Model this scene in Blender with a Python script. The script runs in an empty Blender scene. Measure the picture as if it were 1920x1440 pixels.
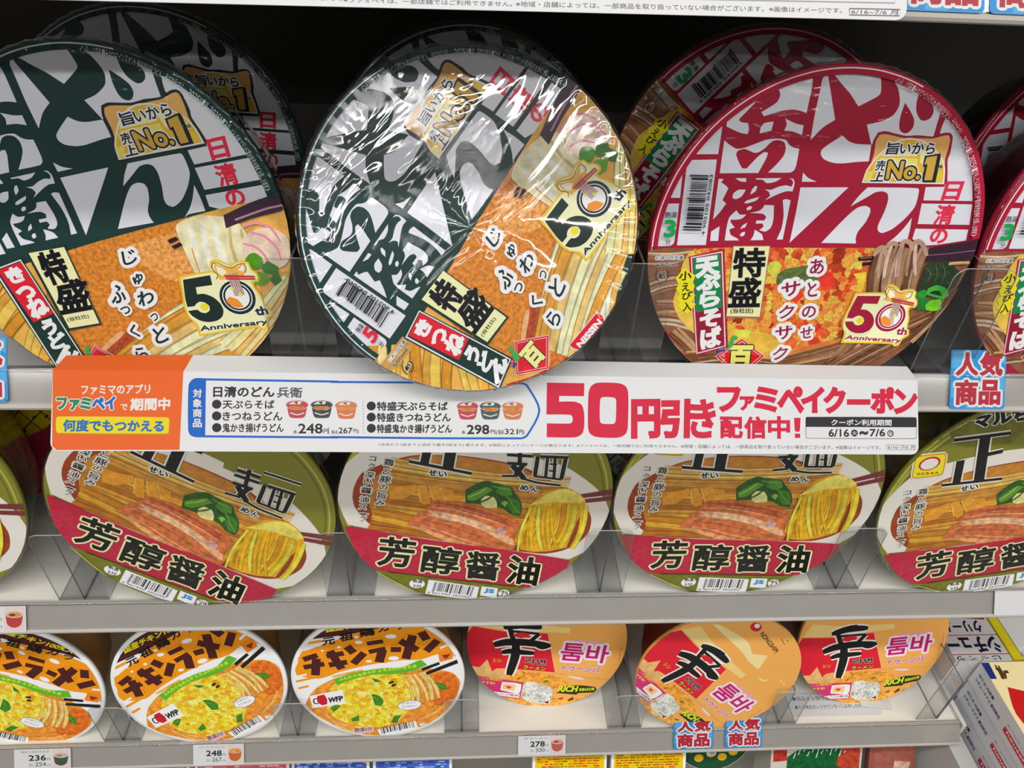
import bpy, math, random
from mathutils import Matrix, Vector
from mathutils.geometry import tessellate_polygon

# ---------------------------------------------------------------- camera, world, lights, exposure
SC = bpy.context.scene
COL = SC.collection
CAMZ = 1.5
PITCH, YAW, ROLL = math.radians(37.915), math.radians(4.805), math.radians(3.229)
cd = bpy.data.cameras.new('camera'); cam = bpy.data.objects.new('camera', cd); COL.objects.link(cam)
SC.camera = cam
cd.sensor_width = 36; cd.lens = 36*1390/1920; cd.clip_start = .01; cd.clip_end = 50
_cp, _sp = math.cos(PITCH), math.sin(PITCH)
_fw = Vector((math.sin(YAW)*_cp, math.cos(YAW)*_cp, -_sp)); _r = Vector((math.cos(YAW), -math.sin(YAW), 0)); _u = _r.cross(_fw)
_r2 = _r*math.cos(ROLL)+_u*math.sin(ROLL); _u2 = -_r*math.sin(ROLL)+_u*math.cos(ROLL)
cam.matrix_world = Matrix((( _r2.x,_u2.x,-_fw.x,0),(_r2.y,_u2.y,-_fw.y,0),(_r2.z,_u2.z,-_fw.z,CAMZ),(0,0,0,1)))

SC.view_settings.view_transform = 'Standard'; SC.view_settings.look = 'None'
SC.view_settings.gamma = 1; SC.view_settings.exposure = 0.26
SC.view_settings.use_curve_mapping = False
SC.cycles.max_bounces = 10; SC.cycles.transparent_max_bounces = 24; SC.cycles.diffuse_bounces = 3
SC.cycles.glossy_bounces = 4; SC.cycles.sample_clamp_indirect = 4; SC.cycles.sample_clamp_direct = 0
SC.cycles.caustics_reflective = False; SC.cycles.caustics_refractive = False

W = bpy.data.worlds.new('store_air'); SC.world = W; W.use_nodes = True
W.node_tree.nodes['Background'].inputs[0].default_value = (.93,.96,1,1)
W.node_tree.nodes['Background'].inputs[1].default_value = .06

def area(name, loc, rot, sx, sy, power, col=(1,1,1)):
    l = bpy.data.lights.new(name,'AREA'); l.shape='RECTANGLE'; l.size=sx; l.size_y=sy; l.energy=power; l.color=col
    o = bpy.data.objects.new(name,l); o.location=loc; o.rotation_euler=rot; COL.objects.link(o); return o
# ceiling tubes of the aisle (fixtures are built further down round them)
TUBES = [(.1,-.40,2.66,31),(0.1,-1.75,2.66,46),(.1,-3.1,2.66,26)]
for x,y,z,p in TUBES:
    area('ceiling_tube_light',(x,y,z),(0,0,0),4.2,.10,p,(1,.985,.96))

# ---------------------------------------------------------------- helpers
def lin(c):
    c = c/255
    return c/12.92 if c <= .04045 else ((c+.055)/1.055)**2.4
EXPO = .80     # light level on the lit packs: colours below are as seen, reflectance = seen / EXPO
def rgb(h, k=None):
    k = k or EXPO
    if isinstance(h,str):
        v = [int(h[i:i+2],16) for i in (0,2,4)]
    else: v = h
    return tuple(min(.92, lin(x)/k) for x in v)

MATS = {}
def mat(name, col=(.5,.5,.5), rough=.5, metal=0., spec=.5, coat=0., alpha=1., emis=None, bump=None, noise=None):
    if name in MATS: return MATS[name]
    m = bpy.data.materials.new(name); m.use_nodes=True; nt=m.node_tree; b=nt.nodes['Principled BSDF']
    if isinstance(col,str): col = rgb(col)
    b.inputs['Base Color'].default_value=(*col,1); b.inputs['Roughness'].default_value=rough
    b.inputs['Metallic'].default_value=metal; b.inputs['Specular IOR Level'].default_value=spec
    b.inputs['Coat Weight'].default_value=coat; b.inputs['Coat Roughness'].default_value=.08
    if emis: b.inputs['Emission Color'].default_value=(*emis[0],1); b.inputs['Emission Strength'].default_value=emis[1]
    if noise:
        tc=nt.nodes.new('ShaderNodeTexCoord'); n=nt.nodes.new('ShaderNodeTexNoise'); n.inputs['Scale'].default_value=noise[0]; n.inputs['Detail'].default_value=4
        mx=nt.nodes.new('ShaderNodeMix'); mx.data_type='RGBA'
        nt.links.new(tc.outputs['Object'],n.inputs['Vector']); nt.links.new(n.outputs['Fac'],mx.inputs[0])
        mx.inputs[6].default_value=(*[c*(1-noise[1]) for c in col],1); mx.inputs[7].default_value=(*[min(1,c*(1+noise[1])) for c in col],1)
        nt.links.new(mx.outputs[2],b.inputs['Base Color'])
    MATS[name]=m; return m

def N(nt,t): return nt.nodes.new('ShaderNode'+t)
def print_mat(name, kind='flat', rough=.38, coat=.0):
    """ink on a lid: base colour from the mesh colour layer, food pictures mottled by procedural noise"""
    if name in MATS: return MATS[name]
    m = bpy.data.materials.new(name); m.use_nodes=True; nt=m.node_tree; b=nt.nodes['Principled BSDF']; L=nt.links.new
    a=N(nt,'Attribute'); a.attribute_name='ink'; a.attribute_type='GEOMETRY'
    b.inputs['Roughness'].default_value=rough; b.inputs['Coat Weight'].default_value=coat; b.inputs['Coat Roughness'].default_value=.1
    b.inputs['Specular IOR Level'].default_value=.22
    out=a.outputs['Color']
    if kind!='flat':
        tc=N(nt,'TexCoord')
    if kind=='mottle' or kind=='fine' or kind=='soft':
        sc_,amt = {'mottle':(210,.38),'fine':(520,.40),'soft':(120,.22)}[kind]
        n=N(nt,'TexNoise'); n.inputs['Scale'].default_value=sc_; n.inputs['Detail'].default_value=8 if kind=='fine' else 5; n.inputs['Roughness'].default_value=.65
        L(tc.outputs['Object'],n.inputs['Vector'])
        r=N(nt,'MapRange'); r.inputs[1].default_value=.35; r.inputs[2].default_value=.66; r.inputs[3].default_value=1-amt; r.inputs[4].default_value=1+amt*.9
        L(n.outputs['Fac'],r.inputs[0])
        v=N(nt,'VectorMath'); v.operation='SCALE'; L(out,v.inputs[0]); L(r.outputs[0],v.inputs['Scale']); out=v.outputs[0]
    if kind in ('fry','egg','cheese','spice'):
        pal={'fry':['8a2a12','e0502a','e87a35','f0b84a','d84028','ea8438','d8c850','c83420','ee9c40','e06430'],
             'egg':['d09010','f0c820','f8e040','fff080','e8b018','f8d830','d8a018','fbe860','f0c020','e09018'],
             'cheese':['8a9088','e8ece4','c8ccc0','f4f6f0','787c70','dcdccc','b0b4a8','ffffff','989c90','d0b890'],
             'spice':['6a1a08','b83010','902008','e06020','701808','c84818','501004','d85020','a02c0c','e88030']}[kind]
        vo=N(nt,'TexVoronoi'); vo.inputs['Scale'].default_value={'fry':250,'egg':260,'cheese':520,'spice':800}[kind]; vo.inputs['Randomness'].default_value=1
        nz=N(nt,'TexNoise'); nz.inputs['Scale'].default_value=240; nz.inputs['Detail'].default_value=6
        ad=N(nt,'VectorMath'); ad.operation='MULTIPLY_ADD'; ad.inputs[1].default_value=(.006,.006,.006)
        L(tc.outputs['Object'],nz.inputs['Vector']); L(nz.outputs['Color'],ad.inputs[0]); L(tc.outputs['Object'],ad.inputs[2]); L(ad.outputs[0],vo.inputs['Vector'])
        cr=N(nt,'ValToRGB'); cr.color_ramp.interpolation='LINEAR'
        sp=N(nt,'SeparateColor'); L(vo.outputs['Color'],sp.inputs[0]); L(sp.outputs[0],cr.inputs[0])
        e=cr.color_ramp.elements
        for i,h in enumerate(pal):
            q = e[i] if i<2 else e.new(i/(len(pal)-1))
            q.position=i/(len(pal)-1); q.color=(*rgb(h),1)
        r=N(nt,'MapRange'); r.inputs[1].default_value=.3; r.inputs[2].default_value=.7; r.inputs[3].default_value=.65; r.inputs[4].default_value=1.25
        n2=N(nt,'TexNoise'); n2.inputs['Scale'].default_value=900; n2.inputs['Detail'].default_value=4; L(tc.outputs['Object'],n2.inputs['Vector']); L(n2.outputs['Fac'],r.inputs[0])
        v=N(nt,'VectorMath'); v.operation='SCALE'; L(cr.outputs[0],v.inputs[0]); L(r.outputs[0],v.inputs['Scale']); out=v.outputs[0]
    L(out,b.inputs['Base Color'])
    MATS[name]=m; return m

def clear_mat(name, tint=(.93,.94,.94), refl=.10, rough=.04, wrinkle=0., scale=40., stretch=(1,1,1), fade=False):
    if name in MATS: return MATS[name]
    m=bpy.data.materials.new(name); m.use_nodes=True; nt=m.node_tree; nt.nodes.clear(); L=nt.links.new
    o=N(nt,'OutputMaterial'); mx=N(nt,'MixShader'); t=N(nt,'BsdfTransparent'); g=N(nt,'BsdfGlossy')
    t.inputs[0].default_value=(*tint,1); g.inputs['Roughness'].default_value=rough; g.inputs[0].default_value=(1,1,1,1)
    lw=N(nt,'LayerWeight'); lw.inputs[0].default_value=.5      # reflection rises towards grazing, the same from both faces
    pw=N(nt,'Math'); pw.operation='POWER'; pw.inputs[1].default_value=4.5; L(lw.outputs['Facing'],pw.inputs[0])
    mm=N(nt,'Math'); mm.operation='MULTIPLY_ADD'; mm.inputs[1].default_value=1-refl; mm.inputs[2].default_value=refl; mm.use_clamp=True
    L(pw.outputs[0],mm.inputs[0]); L(mm.outputs[0],mx.inputs[0]); L(t.outputs[0],mx.inputs[1]); L(g.outputs[0],mx.inputs[2]); L(mx.outputs[0],o.inputs[0])
    if wrinkle:
        tc=N(nt,'TexCoord'); mp=N(nt,'Mapping'); mp.inputs['Scale'].default_value=stretch; L(tc.outputs['Object'],mp.inputs[0])
        n=N(nt,'TexNoise'); n.inputs['Scale'].default_value=scale; n.inputs['Detail'].default_value=3; n.inputs['Distortion'].default_value=1.2; L(mp.outputs[0],n.inputs['Vector'])
        n2=N(nt,'TexNoise'); n2.inputs['Scale'].default_value=2600; n2.inputs['Detail'].default_value=1; L(tc.outputs['Object'],n2.inputs['Vector'])
        ms=N(nt,'TexNoise'); ms.inputs['Scale'].default_value=14; L(tc.outputs['Object'],ms.inputs['Vector'])
        mr=N(nt,'MapRange'); mr.inputs[1].default_value=.5; mr.inputs[2].default_value=.62; mr.inputs[3].default_value=0; mr.inputs[4].default_value=.035; L(ms.outputs['Fac'],mr.inputs[0])
        ml=N(nt,'Math'); ml.operation='MULTIPLY_ADD'; L(n2.outputs['Fac'],ml.inputs[0]); L(mr.outputs[0],ml.inputs[1]); L(n.outputs['Fac'],ml.inputs[2])
        bp=N(nt,'Bump'); bp.inputs['Strength'].default_value=1; bp.inputs['Distance'].default_value=wrinkle; L(ml.outputs[0],bp.inputs['Height'])
        if fade:      # creases gather on one side of the wrap
            sx=N(nt,'SeparateXYZ'); L(tc.outputs['Object'],sx.inputs[0]); f=N(nt,'MapRange')
            f.inputs[1].default_value=-.035; f.inputs[2].default_value=.03; f.inputs[3].default_value=.10; f.inputs[4].default_value=1
            L(sx.outputs['Y'],f.inputs[0]); L(f.outputs[0],bp.inputs['Strength'])
        L(bp.outputs[0],g.inputs['Normal']); L(bp.outputs[0],lw.inputs['Normal'])
    MATS[name]=m; return m

class MB:
    """mesh builder: boxes, extrusions, lathes with several material slots"""
    def __init__(s): s.v=[]; s.f=[]; s.m=[]; s.mats=[]; s.smooth=[]
    def slot(s,m):
        if m not in s.mats: s.mats.append(m)
        return s.mats.index(m)
    def add(s,vs,fs,m,smooth=False):
        k=len(s.v); s.v+= [tuple(v) for v in vs]; i=s.slot(m)
        for f in fs: s.f.append([k+a for a in f]); s.m.append(i); s.smooth.append(smooth)
    def box(s,x0,x1,y0,y1,z0,z1,m,M=None,me=None):
        vs=[Vector(p) for p in ((x0,y0,z0),(x1,y0,z0),(x1,y1,z0),(x0,y1,z0),(x0,y0,z1),(x1,y0,z1),(x1,y1,z1),(x0,y1,z1))]
        if M: vs=[M@v for v in vs]
        fs=[(0,3,2,1),(4,5,6,7),(0,1,5,4),(1,2,6,5),(2,3,7,6),(3,0,4,7)]
        if me is None: s.add(vs,fs,m)
        else:      # me = (edge material, index of the thin axis): faces not across the thin axis get it
            ax=me[1]; big={0:(3,5),1:(2,4),2:(0,1)}[ax]
            s.add(vs,[fs[i] for i in range(6) if i in big],m); s.add(vs,[fs[i] for i in range(6) if i not in big],me[0])
    def prism(s,prof,x0,x1,m,smooth=False,M=None):
        """closed profile of (y,z) points extruded along x"""
        n=len(prof); vs=[Vector((x0,y,z)) for y,z in prof]+[Vector((x1,y,z)) for y,z in prof]
        if M: vs=[M@v for v in vs]
        s.add(vs,[(i,(i+1)%n,n+(i+1)%n,n+i) for i in range(n)],m,smooth)
        tri=tessellate_polygon([[Vector((0,y,z)) for y,z in prof]])
        s.add(vs,[tuple(reversed(t)) for t in tri]+[tuple(n+i for i in t) for t in tri],m)
    def lathe(s,prof,m,n=72,smooth=True,closed=False):
        """profile of (radius,z) turned round z"""
        vs=[];fs=[]
        for r,z in prof:
            for i in range(n):
                a=2*math.pi*i/n; vs.append((r*math.cos(a),r*math.sin(a),z))
        for j in range(len(prof)-1):
            for i in range(n): fs.append((j*n+i,j*n+(i+1)%n,(j+1)*n+(i+1)%n,(j+1)*n+i))
        s.add(vs,fs,m,smooth)
    def disc(s,r,z,m,n=72,up=True):
        vs=[(r*math.cos(2*math.pi*i/n),r*math.sin(2*math.pi*i/n),z) for i in range(n)]
        f=tuple(range(n)); s.add(vs,[f if up else tuple(reversed(f))],m)
    def mesh(s,name):
        me=bpy.data.meshes.new(name); me.from_pydata(s.v,[],s.f)
        for m in s.mats: me.materials.append(m)
        me.polygons.foreach_set('material_index',s.m); me.polygons.foreach_set('use_smooth',s.smooth); me.update(); return me

def link(name, me, parent=None, loc=None):
    o=bpy.data.objects.new(name,me); COL.objects.link(o)
    if parent: o.parent=parent
    if loc: o.location=loc
    return o
def empty(name, loc=(0,0,0)):
    o=bpy.data.objects.new(name,None); o.empty_display_size=.02; COL.objects.link(o); o.location=loc; return o
def tag(o,label=None,cat=None,group=None,kind=None):
    if label: o['label']=label
    if cat: o['category']=cat
    if group: o['group']=group
    if kind: o['kind']=kind
    return o
def dup(root):
    """copy a thing with copies of its parts and sub-parts"""
    r=root.copy(); COL.objects.link(r)
    def rec(a,b):
        for c in list(a.children):
            d=c.copy(); COL.objects.link(d); d.parent=b; rec(c,d)
    rec(root,r)
    return r

# ---------------------------------------------------------------- printed artwork
def text_mesh(s):
    """outline of a string as triangles + boundary edges (built-in font)"""
    if s in text_mesh.cache: return text_mesh.cache[s]
    c=bpy.data.curves.new('t','FONT'); c.body=s; c.size=1; c.resolution_u=3; c.fill_mode='FRONT'
    o=bpy.data.objects.new('t',c); COL.objects.link(o)
    dg=bpy.context.evaluated_depsgraph_get(); me=bpy.data.meshes.new_from_object(o.evaluated_get(dg))
    vs=[(v.co.x,v.co.y) for v in me.vertices]; fs=[tuple(p.vertices) for p in me.polygons]
    cnt={}
    key=[ (round(x,5),round(y,5)) for x,y in vs]
    for f in fs:
        for i in range(len(f)):
            a,b=key[f[i]],key[f[(i+1)%len(f)]]; k=(a,b) if a<b else (b,a); cnt[k]=cnt.get(k,0)+1
    ed=[k for k,n in cnt.items() if n==1 and k[0]!=k[1]]
    bpy.data.objects.remove(o); bpy.data.curves.remove(c); bpy.data.meshes.remove(me)
    xs=[v[0] for v in vs] or [0,1]; ys=[v[1] for v in vs] or [0,1]
    text_mesh.cache[s]=(vs,fs,ed,(min(xs),min(ys),max(xs),max(ys)))
    return text_mesh.cache[s]
text_mesh.cache={}

def smooth_poly(pts, closed=True, lim=.62):
    """Catmull-Rom through the points; corners sharper than the limit stay corners"""
    n=len(pts); out=[]
    corner=[]
    for i in range(n):
        if not closed and i in (0,n-1): corner.append(True); continue
        a,b,c=pts[i-1],pts[i],pts[(i+1)%n]
        v1=(b[0]-a[0],b[1]-a[1]); v2=(c[0]-b[0],c[1]-b[1]); l1=math.hypot(*v1); l2=math.hypot(*v2)
        if l1<1e-9 or l2<1e-9: corner.append(True); continue
        corner.append((v1[0]*v2[0]+v1[1]*v2[1])/(l1*l2) < lim)
    for i in range(n if closed else n-1):
        p1,p2=pts[i],pts[(i+1)%n]
        p0=p1 if corner[i] else pts[i-1]; p3=p2 if corner[(i+1)%n] else pts[(i+2)%n]
        L=math.hypot(p2[0]-p1[0],p2[1]-p1[1])
        def tan(pa,pb,c):
            if c: return ((p2[0]-p1[0])*.5,(p2[1]-p1[1])*.5)
            v=(pb[0]-pa[0],pb[1]-pa[1]); l=math.hypot(*v) or 1; return (v[0]/l*L*.75,v[1]/l*L*.75)
        t1=tan(p0,p2,corner[i]); t2=tan(p1,p3,corner[(i+1)%n])
        if corner[i] and corner[(i+1)%n]: out.append(p1); continue
        for k in range(4):
            t=k/4; h1=2*t**3-3*t*t+1; h2=t**3-2*t*t+t; h3=-2*t**3+3*t*t; h4=t**3-t*t
            out.append((h1*p1[0]+h2*t1[0]+h3*p2[0]+h4*t2[0], h1*p1[1]+h2*t1[1]+h3*p2[1]+h4*t2[1]))
    if not closed: out.append(pts[-1])
    return out

class Art:
    """flat printed artwork in stacked ink layers; unit coordinates scaled by R; clipped to a circle or box"""
    STEP=2.6e-5
    def __init__(s,R=1.,clip=.99,mats=None,fn=None):
        s.R=R; s.clip=clip; s.v=[]; s.f=[]; s.c=[]; s.m=[]; s.lay=1; s.mats=mats or {}; s.order=['flat']; s.fn=fn
        s.box=None
    def slot(s,k):
        if k not in s.order: s.order.append(k)
        return s.order.index(k)
    def nxt(s): s.lay+=1
    def tri(s,pts,col,sub=0,mk='flat'):
        poly=pts
        if s.clip:
            if any(x*x+y*y>s.clip**2 for x,y in pts):
                NN=64
                for i in range(NN):
                    a=2*math.pi*(i+.5)/NN; nx,ny=math.cos(a),math.sin(a); d=s.clip*math.cos(math.pi/NN)
                    if all(nx*x+ny*y<=d for x,y in poly): continue
                    poly=clip_half(poly,nx,ny,d)
                    if len(poly)<3: return
        if s.box:
            for nx,ny,d in s.box:
                if all(nx*x+ny*y<=d for x,y in poly): continue
                poly=clip_half(poly,nx,ny,d)
                if len(poly)<3: return
        z=(s.lay+sub*.085)*s.STEP
        k=len(s.v)
        ar=sum(poly[i-1][0]*poly[i][1]-poly[i][0]*poly[i-1][1] for i in range(len(poly)))
        if ar<0: poly=poly[::-1]
        for x,y in poly: s.v.append((x*s.R,y*s.R,z))
        s.f.append(tuple(range(k,k+len(poly)))); s.c.append(col); s.m.append(s.slot(mk))
    def poly(s,col,pts,mk='flat',smooth=True,nx=True):
        if isinstance(col,str): col=rgb(col)
        p=smooth_poly(pts) if smooth and len(pts)>2 else pts
        for t in tessellate_polygon([[Vector((x,y,0)) for x,y in p]]): s.tri([p[i] for i in t],col,0,mk)
        if nx: s.nxt()
    def line(s,col,w,pts,taper=0,mk='flat',smooth=True,nx=True,sub=0,close=False):
        if isinstance(col,str): col=rgb(col)
        if close: pts=pts+[pts[0]]
        p=smooth_poly(pts,False,lim=.2) if smooth and len(pts)>2 else pts
        n=len(p); L=[];Rr=[]
        for i in range(n):
            a=p[max(i-1,0)]; b=p[min(i+1,n-1)]; d=(b[0]-a[0],b[1]-a[1]); l=math.hypot(*d) or 1; nx_,ny_=-d[1]/l,d[0]/l
            t=i/(n-1) if n>1 else 0; ww=w/2
            if taper: ww*= (1-taper)+taper*math.sin(math.pi*min(1,max(0,t)))**.6
            L.append((p[i][0]+nx_*ww,p[i][1]+ny_*ww)); Rr.append((p[i][0]-nx_*ww,p[i][1]-ny_*ww))
        for i in range(n-1): s.tri([L[i],L[i+1],Rr[i+1],Rr[i]],col,sub+(i%2)*.5,mk)
        if nx: s.nxt()
    def disc(s,col,cx,cy,rx,ry=None,rot=0,mk='flat',n=28,nx=True,sub=0):
        if isinstance(col,str): col=rgb(col)
        ry=ry or rx; c_,s_=math.cos(rot),math.sin(rot)
        p=[(cx+rx*math.cos(2*math.pi*i/n)*c_-ry*math.sin(2*math.pi*i/n)*s_, cy+rx*math.cos(2*math.pi*i/n)*s_+ry*math.sin(2*math.pi*i/n)*c_) for i in range(n)]
        s.tri(p,col,sub,mk)
        if nx: s.nxt()
    def ring(s,col,cx,cy,r,w,n=72,a0=0,a1=360,nx=True):
        p=[(cx+r*math.cos(math.radians(a0+(a1-a0)*i/n)),cy+r*math.sin(math.radians(a0+(a1-a0)*i/n))) for i in range(n+1)]
        s.line(col,w,p,smooth=False,nx=nx)
    def text(s,txt,col,bl,br,tl,bold=0,halo=None,nx=True,mk='flat'):
        """string fitted into the parallelogram bl-br-tl; bold and halo widths in units of the text height"""
        vs,fs,ed,(x0,y0,x1,y1)=text_mesh(txt)
        if not vs: return
        W_=(x1-x0) or 1; H_=(y1-y0) or 1
        ex=(br[0]-bl[0],br[1]-bl[1]); ey=(tl[0]-bl[0],tl[1]-bl[1])
        T=lambda p:(bl[0]+ex[0]*(p[0]-x0)/W_+ey[0]*(p[1]-y0)/H_, bl[1]+ex[1]*(p[0]-x0)/W_+ey[1]*(p[1]-y0)/H_)
        hgt=math.hypot(*ey) if len(txt)>1 else max(math.hypot(*ey),math.hypot(*ex))
        for (hc,hw) in (halo or []):
            s._edges(hc,[(T(a),T(b)) for a,b in ed],hw*hgt,0,'flat',False); s.nxt()
        if isinstance(col,str): col=rgb(col)
        tv=[T(v) for v in vs]
        for f in fs: s.tri([tv[i] for i in f],col,0,mk)
        if bold: s._edges(col,[(T(a),T(b)) for a,b in ed],bold*hgt,1,mk)
        if nx: s.nxt()
    def _edges(s,col,E,w,sub0=0,mk='flat',square=True):
        if isinstance(col,str): col=rgb(col)
        h=w/2; at={}
        key=lambda p:(round(p[0],6),round(p[1],6))
        for a,b in E:
            d=(b[0]-a[0],b[1]-a[1]); l=math.hypot(*d) or 1; u=(d[0]/l,d[1]/l)
            at.setdefault(key(a),[]).append((key(b),u)); at.setdefault(key(b),[]).append((key(a),(-u[0],-u[1])))
        def ext(p,other,u):      # u points away from p along this edge; square cap at real corners, short one on curves
            for k2,v in at.get(key(p),[]):
                if k2!=other: return 1.0 if abs(u[0]*v[0]+u[1]*v[1])<.72 else (.25 if u[0]*v[0]+u[1]*v[1]<0 else .5)
            return .6
        for i,(a,b) in enumerate(E):
            d=(b[0]-a[0],b[1]-a[1]); l=math.hypot(*d)
            if l<1e-7: continue
            ux,uy=d[0]/l,d[1]/l; nx_,ny_=-uy*h,ux*h; ea=h*ext(a,key(b),(ux,uy)); eb=h*ext(b,key(a),(-ux,-uy))
            a2=(a[0]-ux*ea,a[1]-uy*ea); b2=(b[0]+ux*eb,b[1]+uy*eb)
            if square: pg=[(a2[0]+nx_,a2[1]+ny_),(b2[0]+nx_,b2[1]+ny_),(b2[0]-nx_,b2[1]-ny_),(a2[0]-nx_,a2[1]-ny_)]
            else:
                pg=[]
                for (p,sg) in ((b,1),(a,-1)):
                    for t in (90,52,18,-18,-52,-90):
                        c_,s_=math.cos(math.radians(t)),math.sin(math.radians(t)); pg.append((p[0]+sg*(ux*h*c_+nx_*s_),p[1]+sg*(uy*h*c_+ny_*s_)))
            s.tri(pg,col,sub0*.3+(i*7%23)*.5,mk)
    def arc_text(s,txt,col,r,a0,a1,size,bold=0):
        """small print along the rim, from angle a0 to a1 (degrees, clockwise reading)"""
        n=len(txt)
        for i,ch in enumerate(txt):
            if ch==' ': continue
            a=math.radians(a0+(a1-a0)*(i+.5)/n); c_,s_=math.cos(a),math.sin(a); ux,uy=s_,-c_
            w=abs(math.radians(a1-a0))*r/n*.86; cx,cy=r*c_,r*s_
            hh=size*({'、':.35,'。':.35,'・':.22,'-':.12,'ー':.14,'~':.22}.get(ch,1)); cx+=0
            bl=(cx-ux*w/2-c_*size/2,cy-uy*w/2-s_*size/2); s.text(ch,col,bl,(bl[0]+ux*w,bl[1]+uy*w),(bl[0]+c_*hh,bl[1]+s_*hh),bold,nx=False)
        s.nxt()
    def bars(s,col,bl,br,tl,seed=3,n=30,nx=True):
        """barcode inside the parallelogram, bars across bl->tl, spread along bl->br"""
        rnd=random.Random(seed); t=0; ex=(br[0]-bl[0],br[1]-bl[1]); ey=(tl[0]-bl[0],tl[1]-bl[1]); seq=[]
        while t<95:
            w=rnd.choice([1,1,1,2,2,3,4]); g=rnd.choice([1,1,2,2,3]); seq.append((t,w)); t+=w+g
        for k,(t0,w) in enumerate(seq):
            a=t0/97; b=(t0+w)/97; lo=-.13 if k in (0,1,len(seq)//2,len(seq)-1,len(seq)-2) else 0
            P=lambda u,v:(bl[0]+ex[0]*u+ey[0]*v,bl[1]+ex[1]*u+ey[1]*v)
            s.tri([P(a,lo),P(b,lo),P(b,1),P(a,1)],rgb(col) if isinstance(col,str) else col)
        if nx: s.nxt()
    def strands(s,a,b,n,spread,w,cols,bend=0,seed=1,taper=.3,mk='soft',wob=.15):
        """noodles: n strands from around a to around b; spread = half width vectors at both ends"""
        rnd=random.Random(seed); d=(b[0]-a[0],b[1]-a[1]); l=math.hypot(*d); nx_,ny_=-d[1]/l,d[0]/l
        for i in range(n):
            t=(i+.5)/n*2-1; t0=t+rnd.uniform(-.5,.5)/n*2; t1=t+rnd.uniform(-1,1)*wob
            s0,s1=(spread if isinstance(spread,tuple) else (spread,spread))
            P=[]
            bb=bend*(1+.25*rnd.uniform(-1,1))
            for k in range(6):
                u=k/5; off=(t0*s0*(1-u)+t1*s1*u)+bb*math.sin(math.pi*u)
                P.append((a[0]+d[0]*u+nx_*off,a[1]+d[1]*u+ny_*off))
            c=rgb(rnd.choice(cols)); q=rnd.uniform(.88,1.1); c=tuple(min(.92,x*q) for x in c)
            ww=w*rnd.uniform(.75,1.2)
            s.line(tuple(x*.5 for x in c),ww*1.25,P,taper,mk,nx=False,sub=0); s.lay+=.35
            s.line(c,ww,P,taper,mk,nx=False,sub=0); s.lay+=.35
        s.lay=math.ceil(s.lay)+1
    def mesh(s,name):
        me=bpy.data.meshes.new(name); v=[s.fn(p) for p in s.v] if s.fn else s.v
        me.from_pydata(v,[],s.f)
        for k in s.order: me.materials.append(s.mats.get(k) or print_mat('ink_'+k,k))
        me.polygons.foreach_set('material_index',s.m)
        at=me.color_attributes.new('ink','FLOAT_COLOR','CORNER'); buf=[]
        for f,c in zip(s.f,s.c):
            for _ in f: buf+= [c[0],c[1],c[2],1.]
        at.data.foreach_set('color',buf); me.update(); return me

def clip_half(poly,nx,ny,d):
    out=[]
    for i in range(len(poly)):
        a=poly[i-1]; b=poly[i]; da=nx*a[0]+ny*a[1]-d; db=nx*b[0]+ny*b[1]-d
        if (da<=0)!=(db<=0):
            t=da/(da-db); out.append((a[0]+(b[0]-a[0])*t,a[1]+(b[1]-a[1])*t))
        if db<=0: out.append(b)
    return out

def play(art, ops):
    """draw a list of ops: ('P',col,mat,coords) ('L',col,width,taper,mat,coords) ('T',text,col,bold,halo,6 coords) ('B',col,seed,6 coords)"""
    for o in ops:
        k=o[0]; n=lambda q:[(q[i]/1000,q[i+1]/1000) for i in range(0,len(q),2)]
        if k=='P': art.poly(o[1],n(o[3]),o[2])
        elif k=='Q': art.poly(o[1],n(o[3]),o[2],smooth=False)
        elif k=='L': art.line(o[1],o[2]/1000,n(o[5]),o[3],o[4])
        elif k=='T': b=n(o[5]); art.text(o[1],o[2],b[0],b[1],b[2],o[3],o[4])
        elif k=='B': b=n(o[3]); art.bars(o[1],b[0],b[1],b[2],o[2])
        elif k=='D': c=n(o[3]); art.disc(o[1],c[0][0],c[0][1],c[1][0],c[1][1],o[2])
        elif k=='S': q=n(o[8]); art.strands(q[0],q[1],o[2],(o[3]/1000,o[4]/1000),o[5]/1000,o[1].split(),o[6]/1000,seed=o[7])
        elif k=='A': art.arc_text(o[1],o[2],o[3]/1000,o[4],o[5],o[6]/1000)
        elif k=='F': art.poly(o[1],n(o[3]),o[2]) 

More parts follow.
